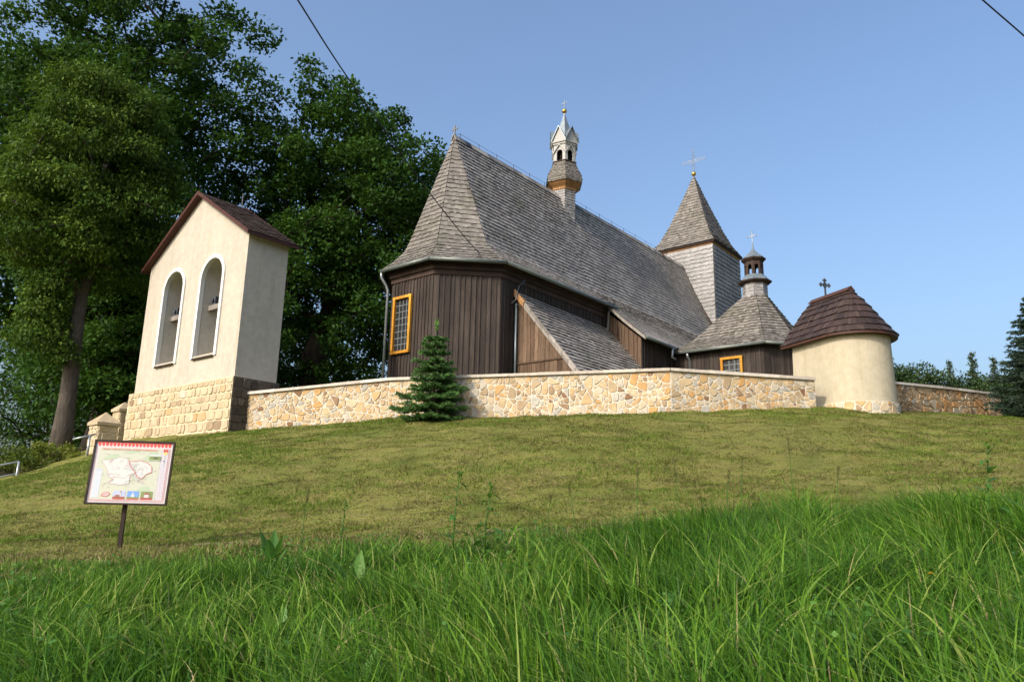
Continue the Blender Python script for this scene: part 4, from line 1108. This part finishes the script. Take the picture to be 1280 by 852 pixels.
def spruce(name, base, h, r, label, group, mat='spruce', step=.17, nb=13, tw=.06, cat='spruce', leader=.35, blen=.16):
    base = Vector(base); root = thing(name, base, label, cat, group)
    b = MB(); b.tube([base - Vector((0, 0, .1)), base + Vector((.01, 0, h * .5)), base + Vector((0, 0, h))], [h * .02, h * .012, .008], 8)
    vs = []; ts = []; z = .10 * h * .6
    def needles(p, q, n, ln, wd, tone):
        p, q = np.array(p), np.array(q); d = (q - p); L = np.linalg.norm(d); d /= L
        t = RNG.uniform(0, 1, n)[:, None]; c = p + (q - p) * t
        u = rand_unit(n); u -= (u @ d)[:, None] * d * .35; u[:, 2] *= .6; dd = u * .75 + d * .75; dd /= np.linalg.norm(dd, axis=1)[:, None]
        l = RNG.uniform(ln * .6, ln * 1.2, n); vs.append(leaf_quads(c + dd * (l * .5)[:, None], dd, rand_unit(n), l, l * wd)); ts.append(np.clip(tone + RNG.normal(0, .13, n), 0, 1))
    while z < h - leader:
        k = 1 - z / h; R = r * (k ** .85) * (.55 + .45 * min(1, z / (h * .12)))
        m = max(4, int(nb * (.45 + .6 * k))); a0 = random.uniform(0, 6.28)
        for j in range(m):
            a = a0 + 2 * pi * j / m + random.gauss(0, .12); L = max(.07, R * random.uniform(.72, 1.15)); dr = Vector((cos(a), sin(a), 0))
            s = base + Vector((0, 0, z + random.uniform(-.04, .04) * h * .3)); sag = -.10 - .12 * k; pts = [s, s + dr * L * .5 + Vector((0, 0, L * sag * .9)), s + dr * L + Vector((0, 0, L * (sag * 1.0 + .10)))]
            b.tube(pts, [.012 * h / 2.8, .007, .003], 4, cap=False)
            side = Vector((-dr.y, dr.x, 0)); tn = .38 + .1 * random.random()
            for i in range(2): needles(pts[i], pts[i + 1], int(34 + 60 * L), tw * 1.5, .2, tn)
            ns = max(2, int(L / blen))
            for i in range(1, ns + 1):
                t = i / (ns + .6); o = pts[0].lerp(pts[1], t * 2) if t < .5 else pts[1].lerp(pts[2], t * 2 - 1)
                for sg in (-1, 1):
                    l2 = L * .42 * (1 - t * .55) * random.uniform(.7, 1.15) + .03
                    e = o + (dr * .75 + side * sg * .75).normalized() * l2 + Vector((0, 0, -l2 * .12)); needles(o, e, int(16 + 110 * l2), tw * 1.4, .2, tn + .1 * t)
                    b.tube([o, e], [.004, .002], 3, cap=False)
        z += step * (.8 + .5 * k) * random.uniform(.85, 1.15)
    needles(base + Vector((0, 0, h - leader)), base + Vector((0, 0, h)), 160, tw * 1.3, .22, .85)
    b.build('trunk', M['bark'], root)
    v = np.concatenate(vs); np_mesh('crown', v, np.arange(len(v)).reshape(-1, 4), np.concatenate(ts), M[mat], root)
    return root
spruce('young_spruce', (-2.16, 20.85, gz(-2.16, 20.85)), 2.85, 1.14, 'young bright green spruce growing in front of the stone wall below the church', None, step=.225, nb=11, tw=.08)
spruce('spruce_tree', (17.35, 24.1, gz(17.35, 24.1)), 4.5, 1.75, 'dark grey-green spruce cut off by the right edge, in front of the stone wall', None, 'spruce_blue', .2, 14, .075, leader=.4)

FAR = 'distant trees beyond the right-hand wall'
far0 = [(30.6, 62, 11.3, 3.1, 4.0, 'rounded bushy tree just beyond the cream shrine'), (33.6, 61, 10.9, 2.9, 3.3, 'second rounded bushy tree, a step to the right of the one beside the shrine'), (38.2, 64, 10.9, 4.2, 2.7, 'low bushy tree standing among the thin young conifers'), (42.4, 62, 11.0, 3.2, 3.2, 'bushy tree mostly hidden by the dark spruce at the right edge')]
far0 += [(35.9, 58, 9.9, 2.6, 2.5, 'low round bush below the leftmost thin conifers'), (39.6, 57, 10.1, 2.6, 2.5, 'low round bush just left of the dark spruce, below the last conifer')]
for x, y, z, r, rz, lab in far0:
    broad_tree('bushy_tree', (x, y, 5.0), 2.0, .2, (x, y, z), (r, r, rz), lab, FAR, n=95, gap=.6, clump=(.7, 1.15), per=230, mats=('far_leaf', 'bark_dark'), size=(.14, .28))
def far_conifer(base, h, r, label):
    base = Vector(base); root = thing('young_larch', base, label, 'conifer', FAR)
    b = MB(); b.tube([base, base + Vector((0, 0, h))], [.09, .01], 6); vs = []; ts = []
    z = h * .12
    while z < h * .98:
        k = 1 - z / h; m = 6
        for j in range(m):
            a = random.uniform(0, 6.28); L = r * (k ** .8) * random.uniform(.5, 1.15) + .1; s = base + Vector((0, 0, z)); e = s + Vector((cos(a) * L, sin(a) * L, L * random.uniform(-.05, .5)))
            b.tube([s, e], [.025, .008], 3, cap=False); n = int(9 + 17 * L)
            p, q = np.array(s), np.array(e); c = p + (q - p) * RNG.uniform(.1, 1, n)[:, None] + RNG.normal(0, .07, (n, 3)); l = RNG.uniform(.14, .3, n); vs.append(leaf_quads(c, rand_unit(n), rand_unit(n), l, l * .3)); ts.append(np.clip(.5 + RNG.normal(0, .2, n), 0, 1))
        z += .26
    b.build('trunk', M['bark'], root); v = np.concatenate(vs); np_mesh('crown', v, np.arange(len(v)).reshape(-1, 4), np.concatenate(ts), M['far_needle'], root); return root
L1 = far_conifer((35.7, 60, 5.5), 9.3, 1.15, 'thin pale young conifer, the leftmost behind the falling wall')
def copy_tree(src, loc, s, rz, label):
    r_ = src.copy(); SC.collection.objects.link(r_); r_.location = loc; r_.scale = (s, s, s); r_.rotation_euler.z = rz; r_['label'] = label
    for ch in src.children:
        c = ch.copy(); SC.collection.objects.link(c); c.parent = r_
    return r_
for (x, y, s, rz, lab) in ((36.3, 60.5, .86, 1.1, 'thin young conifer, second from the left behind the falling wall'), (37.6, 60, 1.08, 2.3, 'tallest thin young conifer behind the falling wall'), (38.2, 61, .93, 3.3, 'shorter thin young conifer beside the tallest one behind the falling wall'), (39.3, 60, 1.04, 4.7, 'thin young conifer just left of the dark spruce')):
    copy_tree(L1, (x, y, 5.5), s, rz, lab)
# ------------------------------------------------------------------ information board
def build_sign():
    g = gz(-4.97, 10.0); az = radians(80); X = Vector((sin(az), cos(az), 0)); N = Vector((X.y, -X.x, 0)); Zv = (Vector((0, 0, 1)) * cos(radians(6)) - N * sin(radians(6))).normalized(); N2 = X.cross(Zv)
    if N2.dot(N) < 0: N2 = -N2
    c = Vector((-4.95, 10.0, 1.955)); w, h = .95, .79
    root = thing('information_board', (-4.97, 10.02, g), 'white framed map board with red border on a brown post in the mown grass', 'information board')
    b = MB(); b.box(Vector((-4.985, 10.02, g - .2)) - X * .024, X * .048, -N * .05, Vector((0, 0, 1.62 - g + .3)), .3); b.build('post', M['trim_dark'], root)
    b = MB(); t = .022
    for s in (-1, 1):
        b.cbox(c + X * s * (w / 2 + t / 2), X * t, N2 * .04, Zv * (h + 2 * t), .4); b.cbox(c + Zv * s * (h / 2 + t / 2), X * w, N2 * .038, Zv * t, .4)
    b.cbox(c - N2 * .012, X * w, N2 * .012, Zv * h, .3); b.build('frame', M['trim_dark'], root)
    cols = [(.56, .52, .52), (.50, .51, .41), (.56, .57, .54), (.62, .07, .05), (.52, .25, .25), (.41, .48, .34), (.52, .49, .53), (.16, .30, .62), (.42, .45, .62), (.30, .12, .08), (.20, .26, .10), (.85, .55, .08), (.06, .05, .22), (.53, .56, .60), (.45, .35, .25)]
    mats = [m_plain('board_print', k, .35, .4, var=.03, scale=30) for k in cols]
    p = MB()
    def at(x, y, k): return c + X * (x - .5) * w + Zv * (y - .5) * h + N2 * (.004 + .0015 * k)
    def rect(x0, y0, x1, y1, mi, k): p.quad(at(x0, y0, k), at(x1, y0, k), at(x1, y1, k), at(x0, y1, k), mi=mi)
    def poly(pts, mi, k): p.quad(*[at(x, y, k) for x, y in pts], mi=mi)
    def line(pts, wd, mi, k):
        for (x0, y0), (x1, y1) in zip(pts, pts[1:]):
            dx, dy = (x1 - x0) * w, (y1 - y0) * h; L = sqrt(dx * dx + dy * dy) or 1; ox, oy = -dy / L * wd / w, dx / L * wd / h
            poly([(x0 + ox, y0 + oy), (x1 + ox, y1 + oy), (x1 - ox, y1 - oy), (x0 - ox, y0 - oy)], mi, k)
    rect(0, 0, 1, 1, 0, 0)
    n = 20
    rect(.015, .965, .985, .995, 3, 1)
    for i in range(n):
        x = .02 + .96 * (i + .5) / n; poly([(x - .017, .966), (x - .02, .945), (x, .918), (x + .02, .945), (x + .017, .966)], 3, 1); poly([(x + .024 - .006, .968), (x + .024, .96), (x + .024 + .006, .968), (x + .024, .98)], 0, 2)
    rect(.055, .06, .86, .90, 1, 1); rect(.87, .06, .955, .90, 6, 1)
    for x0, y0, x1, y1 in ((.08, .62, .35, .80), (.55, .10, .80, .28), (.62, .68, .84, .86), (.36, .80, .6, .88)): poly([(x0, y0 + .03), (x0 + .08, y0), (x1, y0 + .05), (x1 - .04, y1), (x0 + .1, y1 - .02)], 5, 2)
    A_ = [(.10, .69), (.22, .70), (.34, .745), (.42, .73), (.45, .69), (.52, .60), (.57, .51), (.50, .43), (.50, .31), (.38, .29), (.24, .31), (.30, .38), (.22, .43), (.19, .55)]
    B_ = [(.455, .685), (.52, .68), (.60, .70), (.68, .68), (.76, .60), (.77, .51), (.70, .47), (.66, .40), (.60, .42), (.55, .51), (.48, .60)]
    poly(A_, 2, 3); poly(B_, 2, 3); line(A_ + A_[:1], .0014, 4, 4); line(B_ + B_[:1], .0026, 3, 5)
    for i in range(70):
        x, y = random.uniform(.12, .82), random.uniform(.24, .84); line([(x, y), (x + random.uniform(.008, .03), y)], .0022, random.choice((8, 14, 5, 4)), 4)
    for i in range(44):
        x, y = .2 + .5 * random.random(), .35 + .33 * random.random(); line([(x, y), (x + random.uniform(-.08, .08), y + random.uniform(-.06, .06)), (x + random.uniform(-.1, .1), y + random.uniform(-.08, .08))], .0012, (4, 5, 8)[i % 3], 4)
    rect(.045, .08, .135, .55, 13, 2); line([(.055, .53), (.125, .53)], .004, 8, 3)
    for k in range(9): line([(.055, .50 - k * .045), (.11 + .015 * (k % 2), .50 - k * .045)], .0012, 8, 3)
    poly([(.17, .11), (.24, .10), (.28, .14), (.26, .17), (.20, .16)], 0, 3); line([(.17, .11), (.24, .10), (.28, .14), (.26, .17), (.20, .16), (.17, .11)], .003, 3, 4); line([(.20, .12), (.25, .15)], .003, 3, 4)
    # three small photographs along the foot and one at the upper right
    def photo(x0, y0, x1, y1, sky, low, fig):
        rect(x0, y0, x1, y1, sky, 3); rect(x0, y0, x1, y0 + (y1 - y0) * .22, low, 4)
        for (a, b2, c2, d2, m_) in fig: rect(x0 + (x1 - x0) * a, y0 + (y1 - y0) * b2, x0 + (x1 - x0) * c2, y0 + (y1 - y0) * d2, m_, 5)
    photo(.32, .075, .475, .195, 8, 9, [(.2, .2, .6, .45, 9), (.55, .2, .68, .85, 0), (.57, .8, .66, .95, 9)])
    photo(.50, .075, .65, .195, 7, 10, [(.35, .2, .65, .5, 13), (.44, .5, .56, .8, 13)])
    photo(.675, .075, .825, .195, 10, 9, [(.3, .15, .7, .55, 0), (.2, .55, .8, .68, 9), (.36, .68, .64, .85, 9)])
    photo(.71, .70, .86, .80, 13, 5, [(.0, .15, 1, .75, 10), (.35, .3, .8, .62, 14)])
    for x0 in (.32, .50, .675): rect(x0, .062, x0 + .15, .074, 3, 3)
    # red and yellow emblem, and the legend dots
    rect(.885, .86, .905, .90, 3, 3); rect(.92, .86, .94, .90, 3, 3); poly([(.885, .845), (.94, .845), (.93, .815), (.9125, .80), (.895, .815)], 11, 3); line([(.885, .85), (.9125, .875), (.94, .85)], .006, 3, 4); line([(.885, .9), (.9125, .875), (.94, .9)], .006, 3, 4)
    for y, m_ in ((.77, 5), (.73, 5), (.69, 12), (.65, 5), (.61, 8)): rect(.90, y, .918, y + .02, m_, 3)
    for k in range(9): line([(.885, .53 - k * .05), (.945, .53 - k * .05)], .001, 4, 3)
    line([(.03, .03), (.97, .03), (.97, .90)], .0028, 4, 2); line([(.03, .045), (.955, .045), (.955, .9)], .0015, 3, 2); line([(.02, .90), (.02, .03)], .0028, 4, 2)
    p.build('poster', mats, root)
    cu = bpy.data.curves.new('title_text', 'FONT'); cu.body = 'MAPA TURYSTYCZNA GMINY KORZENNA'; cu.size = .036; cu.align_x = 'CENTER'; cu.materials.append(mats[3])
    tmp = bpy.data.objects.new('lettering', cu); SC.collection.objects.link(tmp); bpy.context.view_layer.update()
    me = bpy.data.meshes.new_from_object(tmp.evaluated_get(bpy.context.evaluated_depsgraph_get())); bpy.data.objects.remove(tmp)
    o = bpy.data.objects.new('title_text', me); SC.collection.objects.link(o); o.parent = root
    q = at(.45, .86, 6) - root.location; mm = Matrix.Identity(4)
    for i in range(3): mm[i][0] = X[i]; mm[i][1] = Zv[i]; mm[i][2] = N2[i]; mm[i][3] = q[i]
    o.matrix_local = mm
build_sign()

# ------------------------------------------------------------------ handrails and steps at the left
def handrail(p0, p1, h, label, posts, low):
    p0, p1 = Vector(p0), Vector(p1); root = thing('handrail', p0, label, 'handrail', 'metal handrails by the steps')
    Z = Vector((0, 0, 1)); b = MB(); b.tube([p0 + Z * h, p1 + Z * h], .028, 8); 
    if low: b.tube([p0 + Z * h * .45, p1 + Z * h * .45], .02, 8)
    b.build('rail', M['pipe'], root, smooth=True)
    for t in posts:
        b = MB(); q = p0.lerp(p1, t); b.tube([q - Z * .2, q + Z * h], .034, 8); b.build('post', M['pipe'], root, smooth=True)
handrail((-16.6, 22.2, 1.62), (-14.15, 22.0, 2.12), .62, 'grey metal handrail at the left edge below the dark bushes', (.55, 1.0), True)
handrail((-13.05, 22.6, 2.86), (-12.55, 22.9, 3.06), .60, 'short grey metal handrail between the pale trunk and the gate pillar', (.75,), False)
b = MB()
for k in range(7):
    t = k / 6; q = Vector((-15.4, 21.9, 1.55)).lerp(Vector((-13.5, 22.1, 2.28)), t); b.box(q, (.36, .03, 0), (0, .9, 0), (0, 0, .11), random.random())
tag(b.build('garden_steps', M['concrete'], base=(-14.4, 22, 1.9)), 'weathered concrete steps under the handrail at the left edge', 'steps', kind='thing')
b = MB()
for k in range(5):
    t = k / 4; q = Vector((-13.1, 22.5, 2.66)).lerp(Vector((-12.3, 23.0, 3.0)), t); b.box(q, (.34, .05, 0), (0, .9, 0), (0, 0, .12), random.random())
tag(b.build('garden_steps', M['concrete'], base=(-12.7, 22.7, 2.9)), 'dark concrete steps leading up to the gate pillar', 'steps', kind='thing')
# low pale kerb that shows through the grass at the foot of the slope
b = MB()
for k in range(9):
    x = -3.9 + k * .62; z = gz(x, 9.75); z2 = gz(x + .6, 9.75); b.hexa([(x, 9.7, z - .1), (x + .6, 9.7, z2 - .1), (x + .6, 9.82, z2 - .1), (x, 9.82, z - .1), (x, 9.7, z + .03), (x + .6, 9.7, z2 + .03), (x + .6, 9.82, z2 + .03), (x, 9.82, z + .03)], random.random())
tag(b.build('kerb', M['kerb']), kind='structure')

# shrubs round the pale trunk and at the shrine
def shrub(x, y, r, h, label, n=22, tone=.55, mat='shrub'):
    z = gz(x, y); root = thing('shrub', (x, y, z), label, 'shrub', 'shrubs on the bank'); b = MB(); cl = []
    for k in range(n):
        a = random.uniform(0, 6.28); q = r * sqrt(random.random()); zz = h * random.uniform(.25, 1) * (1 - .5 * (q / r) ** 2); e = Vector((x + q * cos(a), y + q * sin(a), z + zz)); b.tube([Vector((x + q * .3 * cos(a), y + q * .3 * sin(a), z - .05)), e], [.012, .005], 4, cap=False); cl.append((e.x, e.y, e.z, random.uniform(.14, .26)))
    b.build('stems', M['bark'], root); crown_mesh('foliage', cl, M[mat], root, 75, (.06, .12), .8, seedtone=tone)
shrub(-14.75, 24.6, .8, .85, 'yellow-green shrub growing at the foot of the pale trunk', 30, .75)
shrub(-15.2, 23.6, .9, .9, 'green shrub just below the pale trunk beside the handrail', 34, .35)
shrub(-16.8, 24.2, 1.1, 1.4, 'dark green shrub behind the handrail at the left edge', 34, .15)

# ------------------------------------------------------------------ overhead cables
def cable(pts, label):
    pts = [Vector(p) for p in pts]; out = []
    for i in range(len(pts) - 1):
        p0, p1, p2, p3 = pts[max(0, i - 1)], pts[i], pts[i + 1], pts[min(len(pts) - 1, i + 2)]
        for k in range(10):
            t = k / 10; out.append(.5 * ((2 * p1) + (p2 - p0) * t + (2 * p0 - 5 * p1 + 4 * p2 - p3) * t * t + (3 * p1 - p0 - 3 * p2 + p3) * t ** 3))
    out.append(pts[-1]); b = MB(); b.tube(out, .016, 6)
    tag(b.build('overhead_cable', M['cable'], base=out[-1], smooth=True), label, 'cable', 'overhead cables', 'thing')
cable([(-3.2, -4, 6.0), (-3.6, 4, 8.2), (-3.976, 10, 9.998), (-4.052, 12, 10.604), (-3.921, 16, 11.389), (-2.61, 22, 11.237), (-1.084, 26, 10.641), (.33, 26.52, 9.96)], 'long black cable crossing the dark oak and ending on the church wall')
cable([(-4, 5, 11.6), (3.5, 9.5, 12.3), (8.536, 13, 12.456), (9.927, 14, 12.48), (11.469, 15, 12.347), (13.229, 16, 11.946), (22, 21, 9.8), (34, 28, 8.5)], 'black cable cutting across the upper right corner of the sky')
# ------------------------------------------------------------------ grass and weeds
def blades(pos, h, w, az, bend, tone, seg, name, mat, twist=.6):
    n = len(pos); t = np.linspace(0, 1, seg + 1)[None, :]
    dirx, diry = np.cos(az)[:, None], np.sin(az)[:, None]
    off = (bend * h)[:, None] * t ** 2.0; zz = h[:, None] * (t - .42 * np.minimum(bend, 1.2)[:, None] * t ** 2.2)
    cx = pos[:, 0:1] + dirx * off; cy = pos[:, 1:2] + diry * off; cz = pos[:, 2:3] + zz
    sa = az + np.pi / 2 + RNG.normal(0, twist, n)
    ww = (w[:, None] * .5) * np.where(t < .35, .75 + .7 * t, (1 - t) * 1.5 + .03)
    sx, sy = np.cos(sa)[:, None] * ww, np.sin(sa)[:, None] * ww
    v = np.empty((n, seg + 1, 2, 3)); v[:, :, 0, 0] = cx - sx; v[:, :, 1, 0] = cx + sx; v[:, :, 0, 1] = cy - sy; v[:, :, 1, 1] = cy + sy; v[:, :, 0, 2] = cz; v[:, :, 1, 2] = cz
    b = (np.arange(n) * (seg + 1) * 2)[:, None] + (np.arange(seg) * 2)[None, :]; b = b.ravel()
    f = np.c_[b, b + 1, b + 3, b + 2]
    return np_mesh(name, v.reshape(-1, 3), f, np.repeat(tone, seg), mat)
def tall_grass():
    N = 430000; y = 1.6 + RNG.uniform(0, 1, N) ** .66 * 9.2; x = RNG.uniform(-1, 1, N) * (y * .76 + 2.4)
    e = edge_y(x) + 1.1 * fbm(x * 1.1, y * 1.1 + 40) + RNG.normal(0, .38, N); k = y < e
    dens = fbm(x * 1.6 + 9, y * 1.6); k &= RNG.uniform(0, 1, N) < np.clip(.72 + .8 * dens, .12, 1)
    x, y = x[k], y[k]; n = len(x); d1 = fbm(x * 1.6 + 9, y * 1.6); d2 = fbm(x * .7 + 30, y * .7); d3 = fbm(x * 3.5, y * 3.5 + 70, 3)
    fade = np.clip((edge_y(x) + .5 - y) / 1.5, .35, 1); side = np.interp(x / y, [-.7, -.3, .1, .7], [.72, .80, 1.0, 1.15])
    kind = RNG.choice(3, n, p=[.42, .46, .12])
    h = np.select([kind == 0, kind == 1, kind == 2], [RNG.uniform(.10, .24, n), RNG.uniform(.20, .40, n), RNG.uniform(.32, .52, n)]) * (1 + .35 * d1 + .2 * d3) * fade * side
    w = np.select([kind == 0, kind == 1, kind == 2], [RNG.uniform(.003, .008, n), RNG.uniform(.005, .0125, n), RNG.uniform(.007, .016, n)])
    bend = np.clip(np.select([kind == 0, kind == 1, kind == 2], [np.abs(RNG.normal(.3, .35, n)), np.abs(RNG.normal(.5, .45, n)), RNG.uniform(.4, 1.5, n)]), .03, 1.7)
    az = RNG.uniform(0, 6.28, n) * .55 + 2.2 * fbm(x * .8, y * .8 + 11) + .2
    tone = np.clip(np.select([kind == 0, kind == 1, kind == 2], [.22, .45, .66]) + .25 * d2 + .25 * d3 + RNG.normal(0, .2, n), 0, .94); tone = np.where(RNG.uniform(0, 1, n) < .016, 1.0, tone)
    tag(blades(np.c_[x, y, ground_z(x, y) - .02], h, w, az, bend, tone, 5, 'tall_grass', M['grass'], 1.0), kind='stuff')
tall_grass()
def mown_grass():
    N = 520000; y = 5.0 + RNG.uniform(0, 1, N) ** .75 * 18.5; x = RNG.uniform(-1, 1, N) * (y * .76 + 2.4)
    wy = np.interp(x, [-14, -8.05, -3.6, 4.3, 8.4, 9.3, 10.6, 12, 18], [22.6, 22.2, 21.8, 19.95, 20.4, 19.95, 20.4, 23, 26.5])
    k = (y < wy) & (y > edge_y(x) - 1.2) & ~((x < -12.2) & (y > 21.5))
    x, y = x[k], y[k]; n = len(x)
    p = fbm(x * .55 + 3, y * .8); q = fbm(x * 1.3 + 60, y * 2.4); s = fbm(x * 3.0, y * 5.0 + 33); near = np.clip((10.2 - y) / 1.2, 0, 1)
    straw = (q + .9 * s > .10 + np.clip((-x - 1) * .02, 0, .15)) & (RNG.uniform(0, 1, n) < .85)
    h = RNG.uniform(.025, .065, n) * np.clip(1 + 1.0 * p + 1.1 * s, .25, 2.6); h = np.where(straw, h * .7, h) * (1 + .5 * near * RNG.uniform(0, 1, n)); w = np.where(straw, RNG.uniform(.006, .013, n), RNG.uniform(.008, .016, n))
    bend = np.where(straw, RNG.uniform(.9, 2.2, n), np.abs(RNG.normal(.6, .5, n)))
    tone = np.where(straw, np.clip(.2 + .3 * s + RNG.normal(0, .09, n), 0, .36), np.clip(.62 + .6 * p - .35 * s + np.clip((-x - .5) * .05, 0, .32) + RNG.normal(0, .15, n), .34, 1)); tone = np.where(RNG.uniform(0, 1, n) < near * .45, RNG.uniform(0, .12, n), tone)
    top = np.clip((y - wy + 1.4) / 1.0, 0, 1) if False else 0
    tag(blades(np.c_[x, y, ground_z(x, y) - .004], h, w, RNG.uniform(0, 6.28, n), np.clip(bend, .05, 2.2), tone, 2, 'mown_grass', M['mown']), kind='stuff')
mown_grass()

def ground_weeds():
    n = 4200; y = 2.4 + RNG.uniform(0, 1, n) ** .7 * 6.8; x = RNG.uniform(-1, 1, n) * (y * .76 + .5)
    k = (y < edge_y(x) + .5) & (fbm(x * 1.4 + 80, y * 1.4) > .12); x, y = x[k], y[k]; n = len(x); m = 4
    c = np.c_[x, y, ground_z(x, y) + RNG.uniform(.06, .24, n) * np.clip((edge_y(x) + 1 - y) / 1.5, .35, 1)]; c = np.repeat(c, m, 0) + RNG.normal(0, .03, (n * m, 3))
    d = rand_unit(n * m); d[:, 2] = np.abs(d[:, 2]) * .5; up = rand_unit(n * m) * .5 + np.array([0, -.3, 1.0]); L = RNG.uniform(.018, .055, n * m)
    v = leaf_quads(c, d, up, L, L * .62)
    tag(np_mesh('ground_weeds', v, np.arange(len(v)).reshape(-1, 4), np.clip(RNG.normal(.45, .25, n * m), 0, 1), M['weed']), kind='stuff')
ground_weeds()

def leaf_blade(b, o, d, L, Wd, sag, tone, n=6, fold=.15):
    """a broad weed leaf from o along d, sagging at the tip"""
    o = Vector(o); d = Vector(d).normalized(); s = d.cross(Vector((0, 0, 1)));
    if s.length < .05: s = Vector((1, 0, 0))
    s.normalize(); u = s.cross(d); rows = []
    for k in range(n + 1):
        t = k / n; c = o + d * L * t + Vector((0, 0, -sag * L * t * t)); wv = Wd * .5 * (sin(pi * min(1, t * .92 + .06)) ** .8) * (1.15 - .5 * t) * (1 + .08 * sin(k * 2.3)); rows.append((c - s * wv + u * wv * fold, c, c + s * wv + u * wv * fold))
    for A_, B_ in zip(rows, rows[1:]):
        b.quad(A_[0], A_[1], B_[1], B_[0], tone=tone); b.quad(A_[1], A_[2], B_[2], B_[1], tone=min(1, tone + .1))
def dock(x, y, n, L, label, up=.9, tone=.5):
    z = gz(x, y); root = thing('dock_plant', (x, y, z), label, 'weed', 'broad-leaved weeds in the tall grass'); b = MB()
    for k in range(n):
        a = 2 * pi * k / n + random.uniform(-.3, .3); l = L * random.uniform(.7, 1.1); d = Vector((cos(a), sin(a), up * random.uniform(.9, 2.2)))
        leaf_blade(b, (x + .02 * cos(a), y + .02 * sin(a), z + .02), d, l, l * random.uniform(.22, .30), random.uniform(.05, .35), min(1, max(0, tone + random.gauss(0, .2))))
    b.build('leaves', M['weed'], root, smooth=True)
for a in ((-1.95, 6.5, 7, .36, 'dock plant with large upright leaves standing above the pale cut strip', 1.4, .25), (-1.05, 5.4, 8, .40, 'pale broad-leaved weed right of the upright dock leaves', 1.0, .8), (-1.2, 4.2, 7, .28, 'broad-leaved plant with long pale leaves in the lower left grass', 1.5, .75), (-.62, 3.2, 7, .26, 'small broad-leaved weed near the bottom edge left of centre', .8, .6), (-2.25, 3.3, 6, .3, 'low broad-leaved weed near the lower left corner', .9, .5), (2.9, 4.1, 8, .3, 'broad-leaved weed low in the right-hand grass', .9, .55)): dock(*a)
def tall_weed(x, y, h, label, lean=(.05, 0), n=14, L=.13):
    z = gz(x, y); root = thing('tall_weed', (x, y, z), label, 'weed', 'tall weeds above the grass'); b = MB(); p0 = Vector((x, y, z)); top = p0 + Vector((lean[0], lean[1], h)); mid = p0.lerp(top, .5) + Vector((-lean[0] * .4, 0, 0))
    b.tube([p0, mid, top], [.007, .005, .002], 6); b.build('stem', M['weed'], root, smooth=True); b = MB()
    for k in range(n):
        t = .3 + .7 * k / n; o = p0.lerp(mid, t * 2) if t < .5 else mid.lerp(top, t * 2 - 1); a = k * 2.4 + random.uniform(-.4, .4); l = L * (1.25 - t * .75) * random.uniform(.8, 1.2)
        leaf_blade(b, o, (cos(a), sin(a), random.uniform(.1, .7)), l, l * .3, random.uniform(.2, .7), random.uniform(.1, .7), 4)
    for k in range(16): 
        o = top + Vector((random.gauss(0, .012), random.gauss(0, .012), -random.random() * .09)); leaf_blade(b, o, (random.gauss(0, 1), random.gauss(0, 1), 1), .035, .014, .1, .6, 2)
    b.build('leaves', M['weed'], root, smooth=True)
tall_weed(-.42, 6.0, .80, 'tall leafy weed stalk above the tall grass, the left one of a pair', (.03, 0), 20, .17)
tall_weed(-.18, 6.1, .70, 'tall leafy weed with drooping dark leaves, right one of the pair', (.04, 0), 20, .22)
tall_weed(3.50, 5.6, .82, 'tall leafy weed sticking out of the grass at the right edge', (.05, 0), 16, .24)
tall_weed(-1.35, 6.3, .52, 'small leafy weed between the upright dock and the pair of stalks', (.02, 0), 9, .12)
def grass_stalk(x, y, h, lean, label):
    z = gz(x, y); root = thing('grass_stalk', (x, y, z), label, 'grass stalk', 'flowering grass stalks'); p0 = Vector((x, y, z)); q = [p0, p0 + Vector((lean * .3, 0, h * .5)), p0 + Vector((lean, 0, h * .8)), p0 + Vector((lean * 1.5, 0, h))]
    b = MB(); b.tube(q, [.004, .0035, .003, .002], 5); b.build('stem', M['weed'], root); b = MB()
    for k in range(26):
        t = k / 25; o = q[2].lerp(q[3], t); s = 1 if k % 2 else -1; leaf_blade(b, o, (s * .5, random.gauss(0, .3), 1), .034, .011, .05, .1, 2)
    b.build('seed_head', M['mown'], root)
st = [(-1.75, 6.6, .62, .02), (1.1, 6.6, .66, .01), (1.55, 7.0, .74, -.02), (1.95, 6.9, .62, .03), (2.15, 7.1, .72, .02), (2.6, 7.0, .86, -.01), (.62, 7.2, .50, -.04), (2.9, 6.8, .60, .03), (.35, 6.9, .42, .02)]
whr = ['left of the dock plant', 'first right of the picture middle', 'second right of the picture middle', 'third right of the picture middle', 'just left of the tallest stalk', 'the tallest one, right of centre', 'short and leaning left, near the middle', 'right of the tallest stalk', 'shortest, near the middle']
for (x, y, h, l), s in zip(st, whr): grass_stalk(x, y, h, l, 'thin flowering grass stalk, ' + s)
def dandelion(x, y, h, r, label):
    z = gz(x, y); root = thing('yellow_flower', (x, y, z), label, 'flower', 'yellow flowers in the grass'); b = MB(); t = Vector((x, y, z + h)); b.tube([Vector((x, y, z)), t], .002, 5); b.build('stem', M['weed'], root); b = MB()
    for k in range(26):
        a = 2.4 * k; e = r * (.35 + .65 * k / 26); o = t + Vector((0, 0, .004 * (26 - k) / 26)); leaf_blade(b, o, (cos(a), sin(a), .9 - .8 * k / 26), e, r * .25, .2, random.random(), 2)
    b.build('petals', M['yellow'], root)
dandelion(1.92, 3.55, .34, .021, 'bright yellow flower low in the right-hand grass'); dandelion(-4.35, 7.9, .10, .02, 'small yellow flower on the cut strip left of the map board'); dandelion(2.35, 3.3, .26, .012, 'tiny pale yellow flower near the lower right corner')
